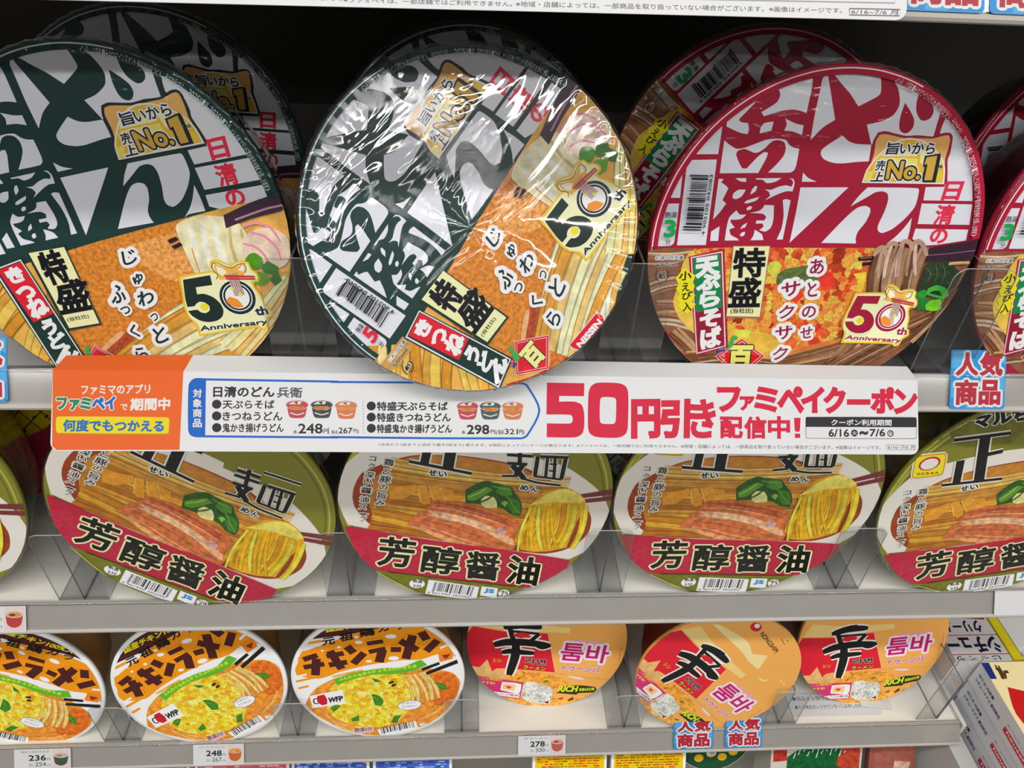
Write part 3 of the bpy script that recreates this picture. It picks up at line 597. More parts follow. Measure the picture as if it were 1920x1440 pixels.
GREEN = [
 ('P','e0a850','soft',[-286,-51,527,22,955,20,1152,-195,963,-503,618,-782,151,-940,-279,-978,-639,-872,-820,-626,-1004,-313,-1032,-129]),
 ('P','cc7e2e','fine',[-285,-48,487,20,416,-297,256,-591,-33,-656,-328,-706,-632,-712,-669,-453,-367,-97]),
 ('P','dc9850','fine',[378,-51,396,-181,398,-311,297,-363,147,-260,-3,-84]),
 ('S','e8c890 f0d8a8 d8a858 e0b870',5,76.7,81.8,30.7,10.2,31,[102,-676,-179,-832]),
 ('S','e8c078 dca650 f0d49c c8862c',7,133.0,102.3,39.9,-20.5,32,[309,-781,-113,-957]),
 ('S','ecd8ac e8c484 f4e4c4 d8a850',4,61.4,51.1,35.8,-15.3,33,[464,-765,79,-972]),
 ('P','a84828','fine',[-184,-576,-63,-620,28,-686,-32,-714,-109,-685,-198,-741,-294,-789,-383,-746,-343,-687,-271,-617]),
 ('P','e0a878','soft',[-345,-647,-198,-567,-169,-578,-215,-608,-358,-685]),
 ('P','a83010','spice',[-651,-786,-630,-756,-457,-875,-224,-940,-224,-997,-278,-1019,-399,-972,-502,-911,-596,-842]),
 ('P','c8702c','fine',[-291,-850,-169,-845,-214,-953,-354,-937,-378,-905]),
 ('S','e4b450 cc8a28 ecc888 d8a03c',13,347.8,347.8,51.6,-13.0,35,[-719,-200,-1016,-445]),
 ('P','c89850','soft',[-993,-59,-771,-62,-741,-131,-811,-154,-958,-146,-1011,-114]),
 ('P','b06a28','soft',[318,-540,476,-578,493,-656,95,-767,-255,-803,-268,-704,18,-645]),
 ('S','ecc884 e0ae5c f2dcae d09438 e8bc70',12,212.6,167.8,58.2,-33.6,36,[653,-568,-284,-888]),
 ('S','eccb88 e0b060 f0d8a4',5,67.1,100.7,55.9,22.4,37,[921,-449,435,-827]),
 ('P','e4d6ac','soft',[503,18,579,6,707,-36,752,-145,709,-282,640,-443,489,-447,393,-360,370,-202,364,-33,395,-2]),
 ('L','f0e8cc',38.0,0.5,'soft',[592,-27,570,-174,583,-370]),
 ('L','c8b070',17.9,0.5,'soft',[675,-47,639,-192,643,-410]),
 ('L','f0e8cc',38.0,0.5,'soft',[530,-18,491,-179,490,-357]),
 ('L','c8b070',17.9,0.5,'soft',[725,-94,706,-226,668,-390]),
 ('L','f0e8cc',38.0,0.5,'soft',[452,-22,429,-170,427,-348]),
 ('L','d8902c',7.8,0.4,'flat',[415,-152,410,-199,407,-304,395,-344]),
 ('P','3c2838','flat',[656,-5,882,46,1009,35,1013,-20,974,-37,798,-50,645,-78]),
 ('L','a88098',11.2,0,'flat',[711,-41,900,-11,1002,-7]),
 ('Q','2c1c28','flat',[295,-86,348,-74,357,-95,300,-108]),
 ('Q','2c1c28','flat',[303,-124,360,-108,370,-129,313,-142]),
 ('P','e8c8b0','soft',[696,-161,793,-112,892,-118,964,-176,965,-263,914,-335,820,-354,730,-309,694,-280]),
 ('L','e890a0',15.7,0.3,'flat',[733,-87,819,-76,892,-118,923,-209]),
 ('L','e08898',14.5,0.2,'flat',[777,-125,843,-158,891,-236,893,-308]),
 ('L','e08898',14.5,0.2,'flat',[710,-178,777,-212,811,-272,820,-354]),
 ('P','4c8c20','soft',[720,-244,759,-241,791,-274,783,-325,736,-334,698,-321,682,-282]),
 ('P','3c7828','soft',[816,-297,867,-344,833,-388,772,-363,768,-323]),
 ('P','5c9c28','soft',[750,-352,805,-396,743,-432,690,-417,714,-359]),
 ('P','386c24','soft',[850,-358,861,-424,812,-450,792,-407]),
 ('Q','1c3430','flat',[-532,-23,-296,-11,-287,-507,-507,-511]),
 ('Q','e4dfa8','flat',[-517,-23,-301,-24,-298,-496,-489,-496]),
 ('T','特','14141a',0.075,[('b0ac90',0.1)],[-482,-224,-345,-215,-478,-39]),
 ('T','盛','14141a',0.07,[('b0ac90',0.09)],[-500,-403,-305,-400,-455,-220]),
 ('T','(当社比)','22242a',0.05,[],[-479,-460,-342,-457,-479,-431]),
 ('Q','1c3430','flat',[-575,-41,-475,-684,-683,-740,-772,-77]),
 ('Q','d8dcdc','flat',[-579,-49,-487,-678,-678,-729,-763,-80]),
 ('Q','1c3430','flat',[-585,-57,-495,-673,-671,-719,-752,-85]),
 ('Q','d02030','flat',[-587,-63,-541,-391,-683,-425,-742,-88]),
 ('T','き','e4e4e2',0.14,[],[-690,-179,-600,-163,-706,-99]),
 ('T','つ','e4e4e2',0.16,[],[-665,-281,-575,-265,-697,-219]),
 ('T','ね','e4e4e2',0.14,[],[-668,-406,-559,-374,-672,-301]),
 ('T','う','e4e4e2',0.16,[],[-641,-521,-563,-504,-643,-434]),
 ('T','ど','e4e4e2',0.15,[],[-647,-608,-550,-597,-638,-526]),
 ('T','ん','e4e4e2',0.16,[],[-658,-700,-528,-684,-616,-612]),
 ('Q','f0c0c0','flat',[-384,-625,-224,-772,-398,-907,-552,-766]),
 ('Q','c8202c','flat',[-385,-631,-230,-772,-397,-901,-545,-766]),
 ('Q','f0b8b8','flat',[-384,-643,-244,-771,-396,-888,-531,-765]),
 ('Q','c8202c','flat',[-385,-647,-250,-771,-395,-883,-526,-765]),
 ('T','百','f4dc90',0.13,[('3a2410',0.22)],[-446,-832,-344,-836,-428,-704]),
 ('P','3fa048','flat',[-435,-619,-417,-634,-433,-660,-434,-696,-453,-717,-481,-718,-478,-694,-457,-665,-448,-630]),
 ('P','2a3a90','flat',[-487,-701,-490,-725,-515,-730,-525,-717]),
 ('D','e06080',0.0,[-493,-692,9,8]),
 ('P','d8d0d0','flat',[65,-918,71,-971,46,-1002,-170,-1003,-194,-980,-206,-946,-203,-912]),
 ('P','d01c30','flat',[60,-924,64,-968,41,-997,-168,-996,-189,-976,-200,-945,-198,-917]),
 ('T','NISSIN','f0e8e8',0.2,[],[-171,-983,30,-990,-167,-947]),
 ('T','じ','1c2c2c',0.05,[('f0f2f2',0.52),('f0f2f2',0.36)],[-12,-188,73,-179,3,-110]),
 ('T','ゅ','1c2c2c',0.06,[('f0f2f2',0.52),('f0f2f2',0.36)],[9,-314,70,-290,10,-260]),
 ('T','わ','1c2c2c',0.05,[('f0f2f2',0.52),('f0f2f2',0.36)],[-18,-438,80,-427,-4,-355]),
 ('T','っ','1c2c2c',0.05,[('f0f2f2',0.52),('f0f2f2',0.36)],[18,-542,63,-535,19,-497]),
 ('T','と','1c2c2c',0.05,[('f0f2f2',0.52),('f0f2f2',0.36)],[-9,-688,71,-669,-4,-588]),
 ('T','ふ','1c2c2c',0.05,[('f0f2f2',0.52),('f0f2f2',0.36)],[-170,-397,-84,-389,-136,-292]),
 ('T','っ','1c2c2c',0.05,[('f0f2f2',0.52),('f0f2f2',0.36)],[-139,-467,-82,-467,-137,-422]),
 ('T','く','1c2c2c',0.06,[('f0f2f2',0.52),('f0f2f2',0.36)],[-134,-617,-89,-619,-136,-538]),
 ('T','ら','1c2c2c',0.05,[('f0f2f2',0.52),('f0f2f2',0.36)],[-164,-783,-92,-770,-165,-693]),
 ('P','e8b830','flat',[283,-300,469,-297,498,-304,477,-277,488,-242,520,-237,559,-255,593,-282,630,-272,677,-271,706,-288,711,-329,730,-351,740,-385,726,-408,695,-406,693,-434,713,-490,719,-561,737,-576,742,-620,710,-642,693,-693,660,-702,634,-683,262,-676,268,-601,243,-550,238,-487,263,-382,273,-313]),
 ('P','f6eeb0','flat',[296,-313,469,-309,504,-324,491,-290,500,-259,520,-249,555,-267,596,-297,633,-282,673,-284,698,-295,701,-333,722,-357,728,-382,713,-395,678,-396,683,-434,701,-491,710,-569,726,-584,727,-613,697,-635,675,-682,656,-687,634,-668,277,-665,284,-607,253,-550,251,-487,274,-385,286,-326]),
 ('P','e8a848','flat',[506,-359,499,-297,510,-259,562,-290,595,-304,676,-289,672,-323,654,-358,582,-366]),
 ('P','f8ecc8','flat',[510,-311,514,-276,546,-296,564,-324,527,-339]),
 ('P','f8ecc8','flat',[631,-323,664,-297,672,-302,662,-337]),
 ('L','5a2414',4.3,0,'flat',[487,-352,505,-332,487,-290,500,-259,526,-259,569,-290,599,-302,642,-289,679,-290,679,-323,663,-343]),
 ('P','1c2c28','flat',[296,-323,461,-323,453,-382,353,-379,345,-421,388,-426,434,-457,459,-499,463,-542,443,-578,404,-598,350,-599,304,-581,267,-544,255,-512,311,-513,327,-532,355,-541,383,-529,389,-503,370,-477,341,-468,313,-480,306,-488,260,-487,266,-438]),
 ('D','f4f0d0',0.0,[572,-480,111,111]),
 ('D','1c2c28',0.0,[572,-480,105,105]),
 ('D','f4f0f4',0.0,[572,-478,88,88]),
 ('D','1c2c28',0.0,[572,-478,82,82]),
 ('D','f4f0f4',0.0,[572,-478,71,71]),
 ('D','f0d020',0.0,[360,-503,23,23]),
 ('L','c8a8a0',8.7,0,'flat',[564,-334,563,-470]),
 ('L','3a2424',2.5,0,'flat',[568,-334,569,-470]),
 ('L','c8a8a0',8.7,0,'flat',[575,-334,576,-470]),
 ('L','3a2424',2.5,0,'flat',[581,-334,581,-470]),
 ('L','c8a8a0',8.7,0,'flat',[587,-334,588,-470]),
 ('L','3a2424',2.5,0,'flat',[593,-334,593,-471]),
 ('L','c8a8a0',8.7,0,'flat',[600,-334,600,-471]),
 ('L','3a2424',2.5,0,'flat',[605,-333,606,-471]),
 ('L','c8a8a0',8.7,0,'flat',[612,-333,612,-469]),
 ('L','3a2424',2.5,0,'flat',[617,-333,618,-470]),
 ('L','c01828',8.7,0,'flat',[542,-341,713,-373]),
 ('L','8a1018',2.5,0,'flat',[544,-349,715,-382]),
 ('L','c01828',7.5,0,'flat',[546,-359,711,-389]),
 ('P','f08830','flat',[499,-485,528,-467,569,-492,589,-541,546,-538,508,-509]),
 ('P','c8d840','flat',[547,-421,557,-411,571,-425,560,-435]),
 ('P','c8d840','flat',[581,-463,595,-449,609,-463,596,-477]),
 ('T','th','1c2c28',0.12,[('f4f0f4',0.3)],[647,-606,718,-609,648,-556]),
 ('T','Anniversary','1c2c28',0.1,[('f8f0c8',0.3)],[284,-653,692,-677,290,-615]),
 ('A','インテージSRI+カップインスタント麺市場丼型うどん・そばカテゴリー、2025年1月~2025年12月、どん兵衛ブランド累計販売金額(全国、全業態)','b8c4c0',950,76,5,34),
]

GREEN_BAR = [
 ('B','22242a',9,[-791,77,-782,410,-693,85]),
 ('T','4 902105 042069','22242a',0.05,[],[-694,62,-698,399,-669,59]),
 ('T','熱湯','22242a',0.02,[],[-902,153,-852,154,-902,187]),
 ('T','5','d02038',0.1,[],[-906,51,-844,56,-898,138]),
 ('T','分','22242a',0.02,[],[-898,-3,-872,-5,-890,31]),
 ('T','お湯の目安量','22242a',0.02,[('e8e8ea',0.3)],[-945,-98,-779,-99,-943,-76]),
 ('T','500ml','22242a',0.07,[('ecd8b0',0.2)],[-948,-139,-815,-139,-949,-118]),
 ('T','紙','22242a',0.06,[('ecd8b0',0.2)],[-930,-214,-882,-208,-920,-186]),
 ('L','22242a',4.9,0,'flat',[-885,-154,-915,-164,-938,-192,-943,-227]),
 ('L','22242a',4.9,0,'flat',[-875,-178,-864,-202,-889,-229,-917,-237]),
]

RAMEN = [
 ('P','a8a440','soft',[-1012,152,-941,427,-798,681,-648,802,-624,761,-764,624,-896,364,-971,128]),
 ('P','6c6c28','soft',[-586,881,-469,946,-60,896,-22,701,-97,611,-330,631,-505,697]),
 ('P','dcd6d2','flat',[-1016,85,-978,212,-885,349,-774,464,-610,513,-408,539,-131,547,11,537,203,-464,-888,-336,-937,-249,-996,-89]),
 ('P','dcd6d2','flat',[-1002,0,-1002,139,-939,260,-783,405,-535,456,-130,495,398,468,577,422,842,264,979,99,1029,-30,1029,-178,919,-374,732,-529,515,-590,-671,-363,-910,-225,-984,-107]),
 ('P','943c14','soft',[-891,-72,-893,27,-853,165,-749,246,-641,319,-520,372,-217,417,207,396,534,268,766,129,876,-14,899,-161,851,-281,748,-380,590,-433,-160,-400,-672,-355,-784,-263,-864,-159]),
 ('P','bc7c30','soft',[-763,124,-615,319,-318,404,210,383,457,255,556,-309,-164,-377,-705,-279,-778,-73]),
 ('S','dc9c30 e8b040 c07c20 b46c1c d4902c',15,262.0,238.2,27.4,-17.9,41,[-735,-74,547,-70]),
 ('S','d8a048 c08030 e4b860 a87028 cc9038',12,101.2,113.1,20.2,-35.7,42,[-673,226,619,254]),
 ('S','e8a830 f2c850 c88420 b87018',11,107.2,71.5,23.8,17.9,43,[-732,-242,-174,-331]),
 ('P','e8962c','soft',[-659,68,-526,101,-466,122,-450,66,-532,-25,-631,-46]),
 ('P','e8962c','soft',[-458,108,-397,128,-338,-48,-390,-62,-427,-5]),
 ('P','e8962c','soft',[-386,121,-317,128,-237,-6,-312,-41]),
 ('P','e8962c','soft',[-305,121,-206,106,-159,8,-237,-6]),
 ('L','f4bc58',13.1,0.4,'soft',[-452,108,-415,-40]),
 ('L','f4bc58',13.1,0.4,'soft',[-380,121,-315,-27]),
 ('L','f4bc58',13.1,0.4,'soft',[-305,118,-233,1]),
 ('P','2a5420','mottle',[-116,118,-66,173,14,228,113,204,201,196,244,148,309,67,336,-16,332,-74,266,-65,184,-15,34,3,-90,-4]),
 ('P','5a9028','soft',[-93,69,-26,133,33,173,82,149,37,101,-23,36,-78,28]),
 ('P','488428','soft',[115,196,203,188,232,124,169,100,105,132]),
 ('P','3c7824','soft',[213,100,296,67,330,-41,275,-49,220,18]),
 ('P','7cb840','soft',[166,35,194,75,221,67,205,2]),
 ('P','d8d490','soft',[16,44,40,89,97,84,134,35,146,-14,73,-26,30,-5]),
 ('P','c86c3c','mottle',[-474,-274,-417,-156,-357,-91,-328,-12,-266,1,-130,0,42,-37,157,-59,289,-104,356,-149,385,-216,378,-322,366,-414,303,-437,188,-435,15,-425,-160,-400,-314,-329,-418,-275]),
 ('P','e8a880','mottle',[-349,-106,-216,-114,-46,-138,134,-199,328,-306,361,-368,283,-351,90,-250,-89,-196,-260,-173]),
 ('P','b85830','mottle',[-288,-27,-126,-21,103,-66,284,-126,323,-193,179,-155,-56,-94,-278,-78]),
 ('P','e89c6c','mottle',[-463,-275,-350,-283,-171,-346,69,-410,244,-428,-40,-432,-283,-345]),
 ('P','c89ca0','mottle',[193,-214,235,-200,272,-237,253,-275,206,-267]),
 ('L','a84c2c',15.5,0.8,'mottle',[-309,-27,-123,-36,77,-73,285,-134]),
 ('L','e8a078',11.9,0.8,'mottle',[-333,-77,-168,-78,61,-124,270,-185]),
 ('L','f0bc98',17.9,0.8,'mottle',[-352,-150,-207,-158,-34,-197,211,-290]),
 ('L','b45830',14.3,0.8,'mottle',[-375,-208,-193,-233,45,-303,290,-382]),
 ('L','e4986c',11.9,0.8,'mottle',[-410,-260,-237,-292,4,-371,240,-413]),
 ('L','f4ccac',9.5,0.8,'mottle',[-215,-122,-41,-160,141,-229]),
 ('L','d88058',10.7,0.8,'mottle',[-255,-56,-89,-65,113,-110]),
 ('L','f0d8c8',7.1,0.6,'flat',[-379,-186,-348,-172]),
 ('L','f0d8c8',7.1,0.6,'flat',[-197,-210,-162,-218]),
 ('L','f0d8c8',7.1,0.6,'flat',[14,-160,51,-176]),
 ('L','f0d8c8',7.1,0.6,'flat',[244,-237,274,-245]),
 ('L','a0c860',9.6,0.7,'flat',[-83,53,-19,101,35,165]),
 ('L','2c5418',15.1,0.7,'flat',[-16,3,55,52,94,100]),
 ('L','78a840',8.2,0.7,'flat',[54,189,133,172,207,172]),
 ('L','1c3c14',13.7,0.7,'flat',[125,100,196,67,279,34]),
 ('L','5c9030',12.4,0.7,'flat',[184,116,254,34,326,-49]),
 ('L','3c6c20',9.6,0.7,'flat',[20,205,98,212,191,188]),
 ('P','742c34','flat',[727,201,960,287,977,236,764,173]),
 ('P','742c34','flat',[774,161,981,224,995,184,785,125]),
 ('Q','2c2020','flat',[364,13,402,25,405,13,370,2]),
 ('Q','2c2020','flat',[399,-25,436,-8,440,-23,408,-35]),
 ('P','e0a010','soft',[365,33,408,98,459,187,542,226,617,245,694,217,774,161,794,96,789,30,774,-70,772,-215,768,-338,650,-390,525,-415,416,-405,382,-324,445,-212,416,-100]),
 ('S','f0b818 e4a010 f6c838 c88408 ecac14',13,206.1,213.0,41.2,34.4,44,[597,97,611,-345]),
 ('S','f0b41c e8a40c cc8808',5,41.2,61.8,31.6,-41.2,45,[484,-67,413,-342]),
 ('S','f8d048 e8a810 d89410',7,96.2,178.6,23.4,-20.6,46,[465,49,557,-389]),
 ('P','e8d060','soft',[366,42,424,106,490,186,600,241,694,217,774,161,749,121,637,113,515,98,429,66]),
 ('P','b41c3c','flat',[-917,-343,-684,-355,-229,-398,265,-419,624,-443,829,-460,826,-648,685,-798,502,-800,-11,-786,-374,-769,-641,-749,-788,-603]),
 ('L','c83c54',3.7,0,'flat',[-758,-512,-774,-547,-816,-547,-841,-511,-825,-475,-784,-476,-758,-512]),
 ('L','c83c54',3.7,0,'flat',[-776,-511,-785,-532,-809,-531,-823,-511,-814,-491,-791,-491,-776,-511]),
 ('L','c83c54',3.7,0,'flat',[-747,-597,-763,-634,-805,-633,-830,-596,-814,-560,-772,-561,-747,-597]),
 ('L','c83c54',3.7,0,'flat',[-765,-597,-774,-618,-798,-617,-812,-596,-803,-576,-779,-576,-765,-597]),
 ('L','c83c54',3.7,0,'flat',[-700,-470,-716,-506,-758,-505,-783,-469,-767,-434,-726,-435,-700,-470]),
 ('L','c83c54',3.7,0,'flat',[-718,-470,-727,-490,-751,-490,-765,-469,-756,-449,-733,-450,-718,-470]),
 ('L','c83c54',3.7,0,'flat',[-688,-555,-704,-591,-746,-591,-772,-554,-756,-519,-714,-519,-688,-555]),
 ('L','c83c54',3.7,0,'flat',[-706,-555,-715,-575,-739,-575,-754,-554,-745,-534,-721,-535,-706,-555]),
 ('L','c83c54',3.7,0,'flat',[-630,-514,-646,-549,-688,-549,-714,-512,-698,-477,-656,-478,-630,-514]),
 ('L','c83c54',3.7,0,'flat',[-648,-513,-657,-533,-681,-533,-696,-513,-687,-493,-663,-493,-648,-513]),
 ('L','c83c54',3.7,0,'flat',[-617,-599,-633,-636,-675,-635,-702,-598,-686,-562,-644,-563,-617,-599]),
 ('L','c83c54',3.7,0,'flat',[-636,-599,-645,-620,-669,-619,-683,-598,-674,-578,-651,-578,-636,-599]),
 ('L','c83c54',3.7,0,'flat',[-605,-687,-620,-724,-663,-723,-689,-685,-673,-649,-631,-650,-605,-687]),
 ('L','c83c54',3.7,0,'flat',[-623,-686,-632,-707,-656,-707,-671,-686,-662,-665,-638,-665,-623,-686]),
 ('L','c83c54',3.7,0,'flat',[-573,-472,-588,-507,-630,-507,-656,-471,-640,-436,-599,-436,-573,-472]),
 ('L','c83c54',3.7,0,'flat',[-591,-472,-599,-492,-623,-491,-638,-471,-629,-451,-606,-451,-591,-472]),
 ('L','c83c54',3.7,0,'flat',[-559,-557,-575,-593,-617,-593,-643,-556,-628,-520,-586,-521,-559,-557]),
 ('L','c83c54',3.7,0,'flat',[-578,-557,-586,-577,-610,-577,-625,-556,-616,-536,-593,-536,-578,-557]),
 ('L','c83c54',3.7,0,'flat',[-546,-644,-562,-681,-604,-680,-631,-643,-615,-606,-573,-607,-546,-644]),
 ('L','c83c54',3.7,0,'flat',[-564,-644,-573,-664,-597,-664,-612,-643,-604,-622,-580,-623,-564,-644]),
 ('L','c83c54',3.7,0,'flat',[-502,-515,-517,-551,-559,-550,-586,-514,-570,-479,-528,-479,-502,-515]),
 ('L','c83c54',3.7,0,'flat',[-520,-515,-529,-535,-552,-535,-567,-514,-559,-494,-535,-495,-520,-515]),
 ('L','c83c54',3.7,0,'flat',[-488,-601,-503,-638,-546,-637,-572,-600,-557,-564,-515,-565,-488,-601]),
 ('L','c83c54',3.7,0,'flat',[-506,-601,-515,-622,-539,-621,-554,-600,-545,-580,-522,-580,-506,-601]),
 ('L','c83c54',3.7,0,'flat',[-474,-689,-489,-726,-532,-725,-559,-688,-544,-651,-501,-652,-474,-689]),
 ('L','c83c54',3.7,0,'flat',[-492,-689,-501,-710,-525,-709,-541,-688,-532,-667,-508,-667,-492,-689]),
 ('L','c83c54',3.7,0,'flat',[-445,-474,-460,-509,-502,-509,-528,-473,-513,-437,-471,-438,-445,-474]),
 ('L','c83c54',3.7,0,'flat',[-463,-474,-471,-494,-495,-493,-510,-473,-501,-453,-478,-453,-463,-474]),
 ('L','c83c54',3.7,0,'flat',[-430,-559,-445,-595,-488,-595,-515,-558,-499,-522,-457,-523,-430,-559]),
 ('L','c83c54',3.7,0,'flat',[-449,-559,-457,-579,-481,-579,-496,-558,-488,-538,-464,-538,-449,-559]),
 ('L','c83c54',3.7,0,'flat',[-416,-646,-431,-683,-474,-682,-501,-645,-485,-608,-443,-609,-416,-646]),
 ('L','c83c54',3.7,0,'flat',[-434,-646,-443,-666,-467,-666,-482,-645,-474,-624,-450,-625,-434,-646]),
 ('L','c83c54',3.7,0,'flat',[-373,-517,-388,-553,-430,-552,-457,-516,-442,-481,-400,-481,-373,-517]),
 ('L','c83c54',3.7,0,'flat',[-391,-517,-400,-537,-424,-537,-439,-516,-430,-496,-407,-496,-391,-517]),
 ('L','c83c54',3.7,0,'flat',[-358,-603,-373,-640,-416,-639,-443,-602,-428,-566,-386,-567,-358,-603]),
 ('L','c83c54',3.7,0,'flat',[-376,-603,-385,-624,-409,-623,-424,-602,-416,-582,-392,-582,-376,-603]),
 ('L','c83c54',3.7,0,'flat',[-343,-691,-358,-728,-401,-727,-428,-690,-413,-653,-371,-654,-343,-691]),
 ('L','c83c54',3.7,0,'flat',[-361,-691,-370,-712,-394,-711,-410,-690,-401,-669,-377,-670,-361,-691]),
 ('L','c83c54',3.7,0,'flat',[-316,-476,-331,-511,-373,-510,-400,-474,-385,-439,-343,-440,-316,-476]),
 ('L','c83c54',3.7,0,'flat',[-334,-475,-343,-495,-366,-495,-382,-475,-373,-455,-350,-455,-334,-475]),
 ('L','c83c54',3.7,0,'flat',[-301,-561,-315,-597,-358,-597,-385,-560,-370,-524,-328,-525,-301,-561]),
 ('L','c83c54',3.7,0,'flat',[-319,-561,-327,-581,-351,-581,-367,-560,-359,-540,-335,-540,-319,-561]),
 ('L','c83c54',3.7,0,'flat',[-285,-648,-300,-685,-343,-684,-370,-647,-355,-610,-313,-611,-285,-648]),
 ('L','c83c54',3.7,0,'flat',[-304,-648,-312,-669,-336,-668,-352,-647,-343,-626,-319,-627,-304,-648]),
 ('L','c83c54',3.7,0,'flat',[-244,-519,-258,-555,-301,-554,-328,-518,-314,-482,-271,-483,-244,-519]),
 ('L','c83c54',3.7,0,'flat',[-262,-519,-270,-539,-294,-539,-310,-518,-302,-498,-278,-498,-262,-519]),
 ('L','c83c54',3.7,0,'flat',[-228,-605,-242,-642,-285,-641,-313,-604,-298,-568,-256,-569,-228,-605]),
 ('L','c83c54',3.7,0,'flat',[-246,-605,-254,-626,-279,-625,-294,-604,-286,-584,-262,-584,-246,-605]),
 ('L','c83c54',3.7,0,'flat',[-211,-693,-226,-730,-269,-730,-297,-692,-282,-655,-240,-656,-211,-693]),
 ('L','c83c54',3.7,0,'flat',[-230,-693,-238,-714,-263,-714,-279,-692,-270,-671,-246,-672,-230,-693]),
 ('L','c83c54',3.7,0,'flat',[-187,-477,-201,-513,-244,-512,-271,-476,-257,-441,-215,-441,-187,-477]),
 ('L','c83c54',3.7,0,'flat',[-205,-477,-214,-497,-237,-497,-253,-476,-245,-456,-221,-457,-205,-477]),
 ('L','c83c54',3.7,0,'flat',[-171,-563,-185,-599,-228,-599,-256,-562,-241,-526,-199,-526,-171,-563]),
 ('L','c83c54',3.7,0,'flat',[-189,-563,-197,-583,-221,-583,-237,-562,-229,-542,-205,-542,-189,-563]),
 ('L','c83c54',3.7,0,'flat',[-154,-650,-168,-687,-211,-686,-240,-649,-225,-612,-182,-613,-154,-650]),
 ('L','c83c54',3.7,0,'flat',[-172,-650,-181,-671,-205,-670,-221,-649,-213,-628,-189,-629,-172,-650]),
 ('L','c83c54',3.7,0,'flat',[-114,-521,-128,-557,-171,-556,-199,-520,-185,-484,-142,-485,-114,-521]),
 ('L','c83c54',3.7,0,'flat',[-132,-521,-140,-541,-164,-541,-180,-520,-172,-500,-148,-500,-132,-521]),
 ('L','c83c54',3.7,0,'flat',[-97,-607,-111,-644,-154,-643,-182,-606,-168,-570,-125,-571,-97,-607]),
 ('L','c83c54',3.7,0,'flat',[-115,-607,-123,-628,-148,-627,-164,-606,-156,-586,-132,-586,-115,-607]),
 ('L','c83c54',3.7,0,'flat',[-79,-695,-94,-733,-137,-732,-165,-694,-151,-657,-108,-658,-79,-695]),
 ('L','c83c54',3.7,0,'flat',[-98,-695,-106,-716,-131,-716,-147,-694,-139,-673,-114,-674,-98,-695]),
 ('L','c83c54',3.7,0,'flat',[-58,-479,-72,-515,-114,-514,-142,-478,-128,-443,-86,-443,-58,-479]),
 ('L','c83c54',3.7,0,'flat',[-76,-479,-84,-499,-108,-499,-124,-478,-116,-458,-92,-458,-76,-479]),
 ('L','c83c54',3.7,0,'flat',[-40,-565,-54,-601,-97,-600,-125,-564,-111,-528,-69,-528,-40,-565]),
 ('L','c83c54',3.7,0,'flat',[-59,-565,-67,-585,-91,-585,-107,-564,-99,-543,-75,-544,-59,-565]),
 ('L','c83c54',3.7,0,'flat',[-22,-652,-36,-689,-79,-688,-108,-651,-94,-614,-51,-615,-22,-652]),
 ('L','c83c54',3.7,0,'flat',[-41,-652,-49,-673,-73,-672,-90,-651,-82,-630,-57,-631,-41,-652]),
 ('L','c83c54',3.7,0,'flat',[16,-523,2,-559,-40,-558,-69,-522,-55,-486,-13,-486,16,-523]),
 ('L','c83c54',3.7,0,'flat',[-2,-522,-10,-543,-34,-542,-51,-522,-43,-501,-19,-502,-2,-522]),
 ('L','c83c54',3.7,0,'flat',[34,-609,21,-646,-22,-645,-51,-608,-37,-572,5,-572,34,-609]),
 ('L','c83c54',3.7,0,'flat',[16,-609,8,-630,-16,-629,-33,-608,-25,-588,-1,-588,16,-609]),
 ('L','c83c54',3.7,0,'flat',[53,-698,39,-735,-4,-734,-33,-696,-19,-659,24,-660,53,-698]),
 ('L','c83c54',3.7,0,'flat',[34,-697,26,-718,2,-718,-15,-696,-7,-676,18,-676,34,-697]),
 ('L','c83c54',3.7,0,'flat',[72,-481,58,-517,16,-516,-13,-480,1,-444,43,-445,72,-481]),
 ('L','c83c54',3.7,0,'flat',[53,-481,46,-501,22,-500,6,-480,13,-460,37,-460,53,-481]),
 ('L','c83c54',3.7,0,'flat',[91,-567,77,-603,34,-602,5,-566,19,-530,61,-530,91,-567]),
 ('L','c83c54',3.7,0,'flat',[72,-567,64,-587,40,-587,24,-566,31,-545,56,-546,72,-567]),
 ('L','c83c54',3.7,0,'flat',[110,-654,96,-691,53,-691,24,-653,37,-616,80,-617,110,-654]),
 ('L','c83c54',3.7,0,'flat',[91,-654,83,-675,59,-675,42,-653,50,-632,74,-633,91,-654]),
 ('L','c83c54',3.7,0,'flat',[147,-525,133,-561,91,-560,61,-523,75,-488,117,-488,147,-525]),
 ('L','c83c54',3.7,0,'flat',[128,-524,121,-545,96,-544,80,-524,87,-503,111,-504,128,-524]),
 ('L','c83c54',3.7,0,'flat',[166,-611,153,-648,110,-647,80,-610,94,-574,136,-574,166,-611]),
 ('L','c83c54',3.7,0,'flat',[147,-611,140,-632,115,-632,99,-610,106,-590,131,-590,147,-611]),
 ('L','c83c54',3.7,0,'flat',[186,-700,173,-737,129,-736,99,-698,113,-661,156,-662,186,-700]),
 ('L','c83c54',3.7,0,'flat',[167,-699,159,-721,135,-720,118,-699,126,-678,150,-678,167,-699]),
 ('L','c83c54',3.7,0,'flat',[202,-483,189,-518,146,-518,117,-481,130,-446,173,-446,202,-483]),
 ('L','c83c54',3.7,0,'flat',[184,-482,176,-503,152,-502,135,-482,143,-461,167,-462,184,-482]),
 ('L','c83c54',3.7,0,'flat',[222,-569,209,-605,166,-604,136,-568,149,-531,192,-532,222,-569]),
 ('L','c83c54',3.7,0,'flat',[203,-569,196,-589,172,-589,155,-568,162,-547,186,-548,203,-569]),
 ('L','c83c54',3.7,0,'flat',[242,-656,229,-693,186,-693,156,-655,169,-618,212,-619,242,-656]),
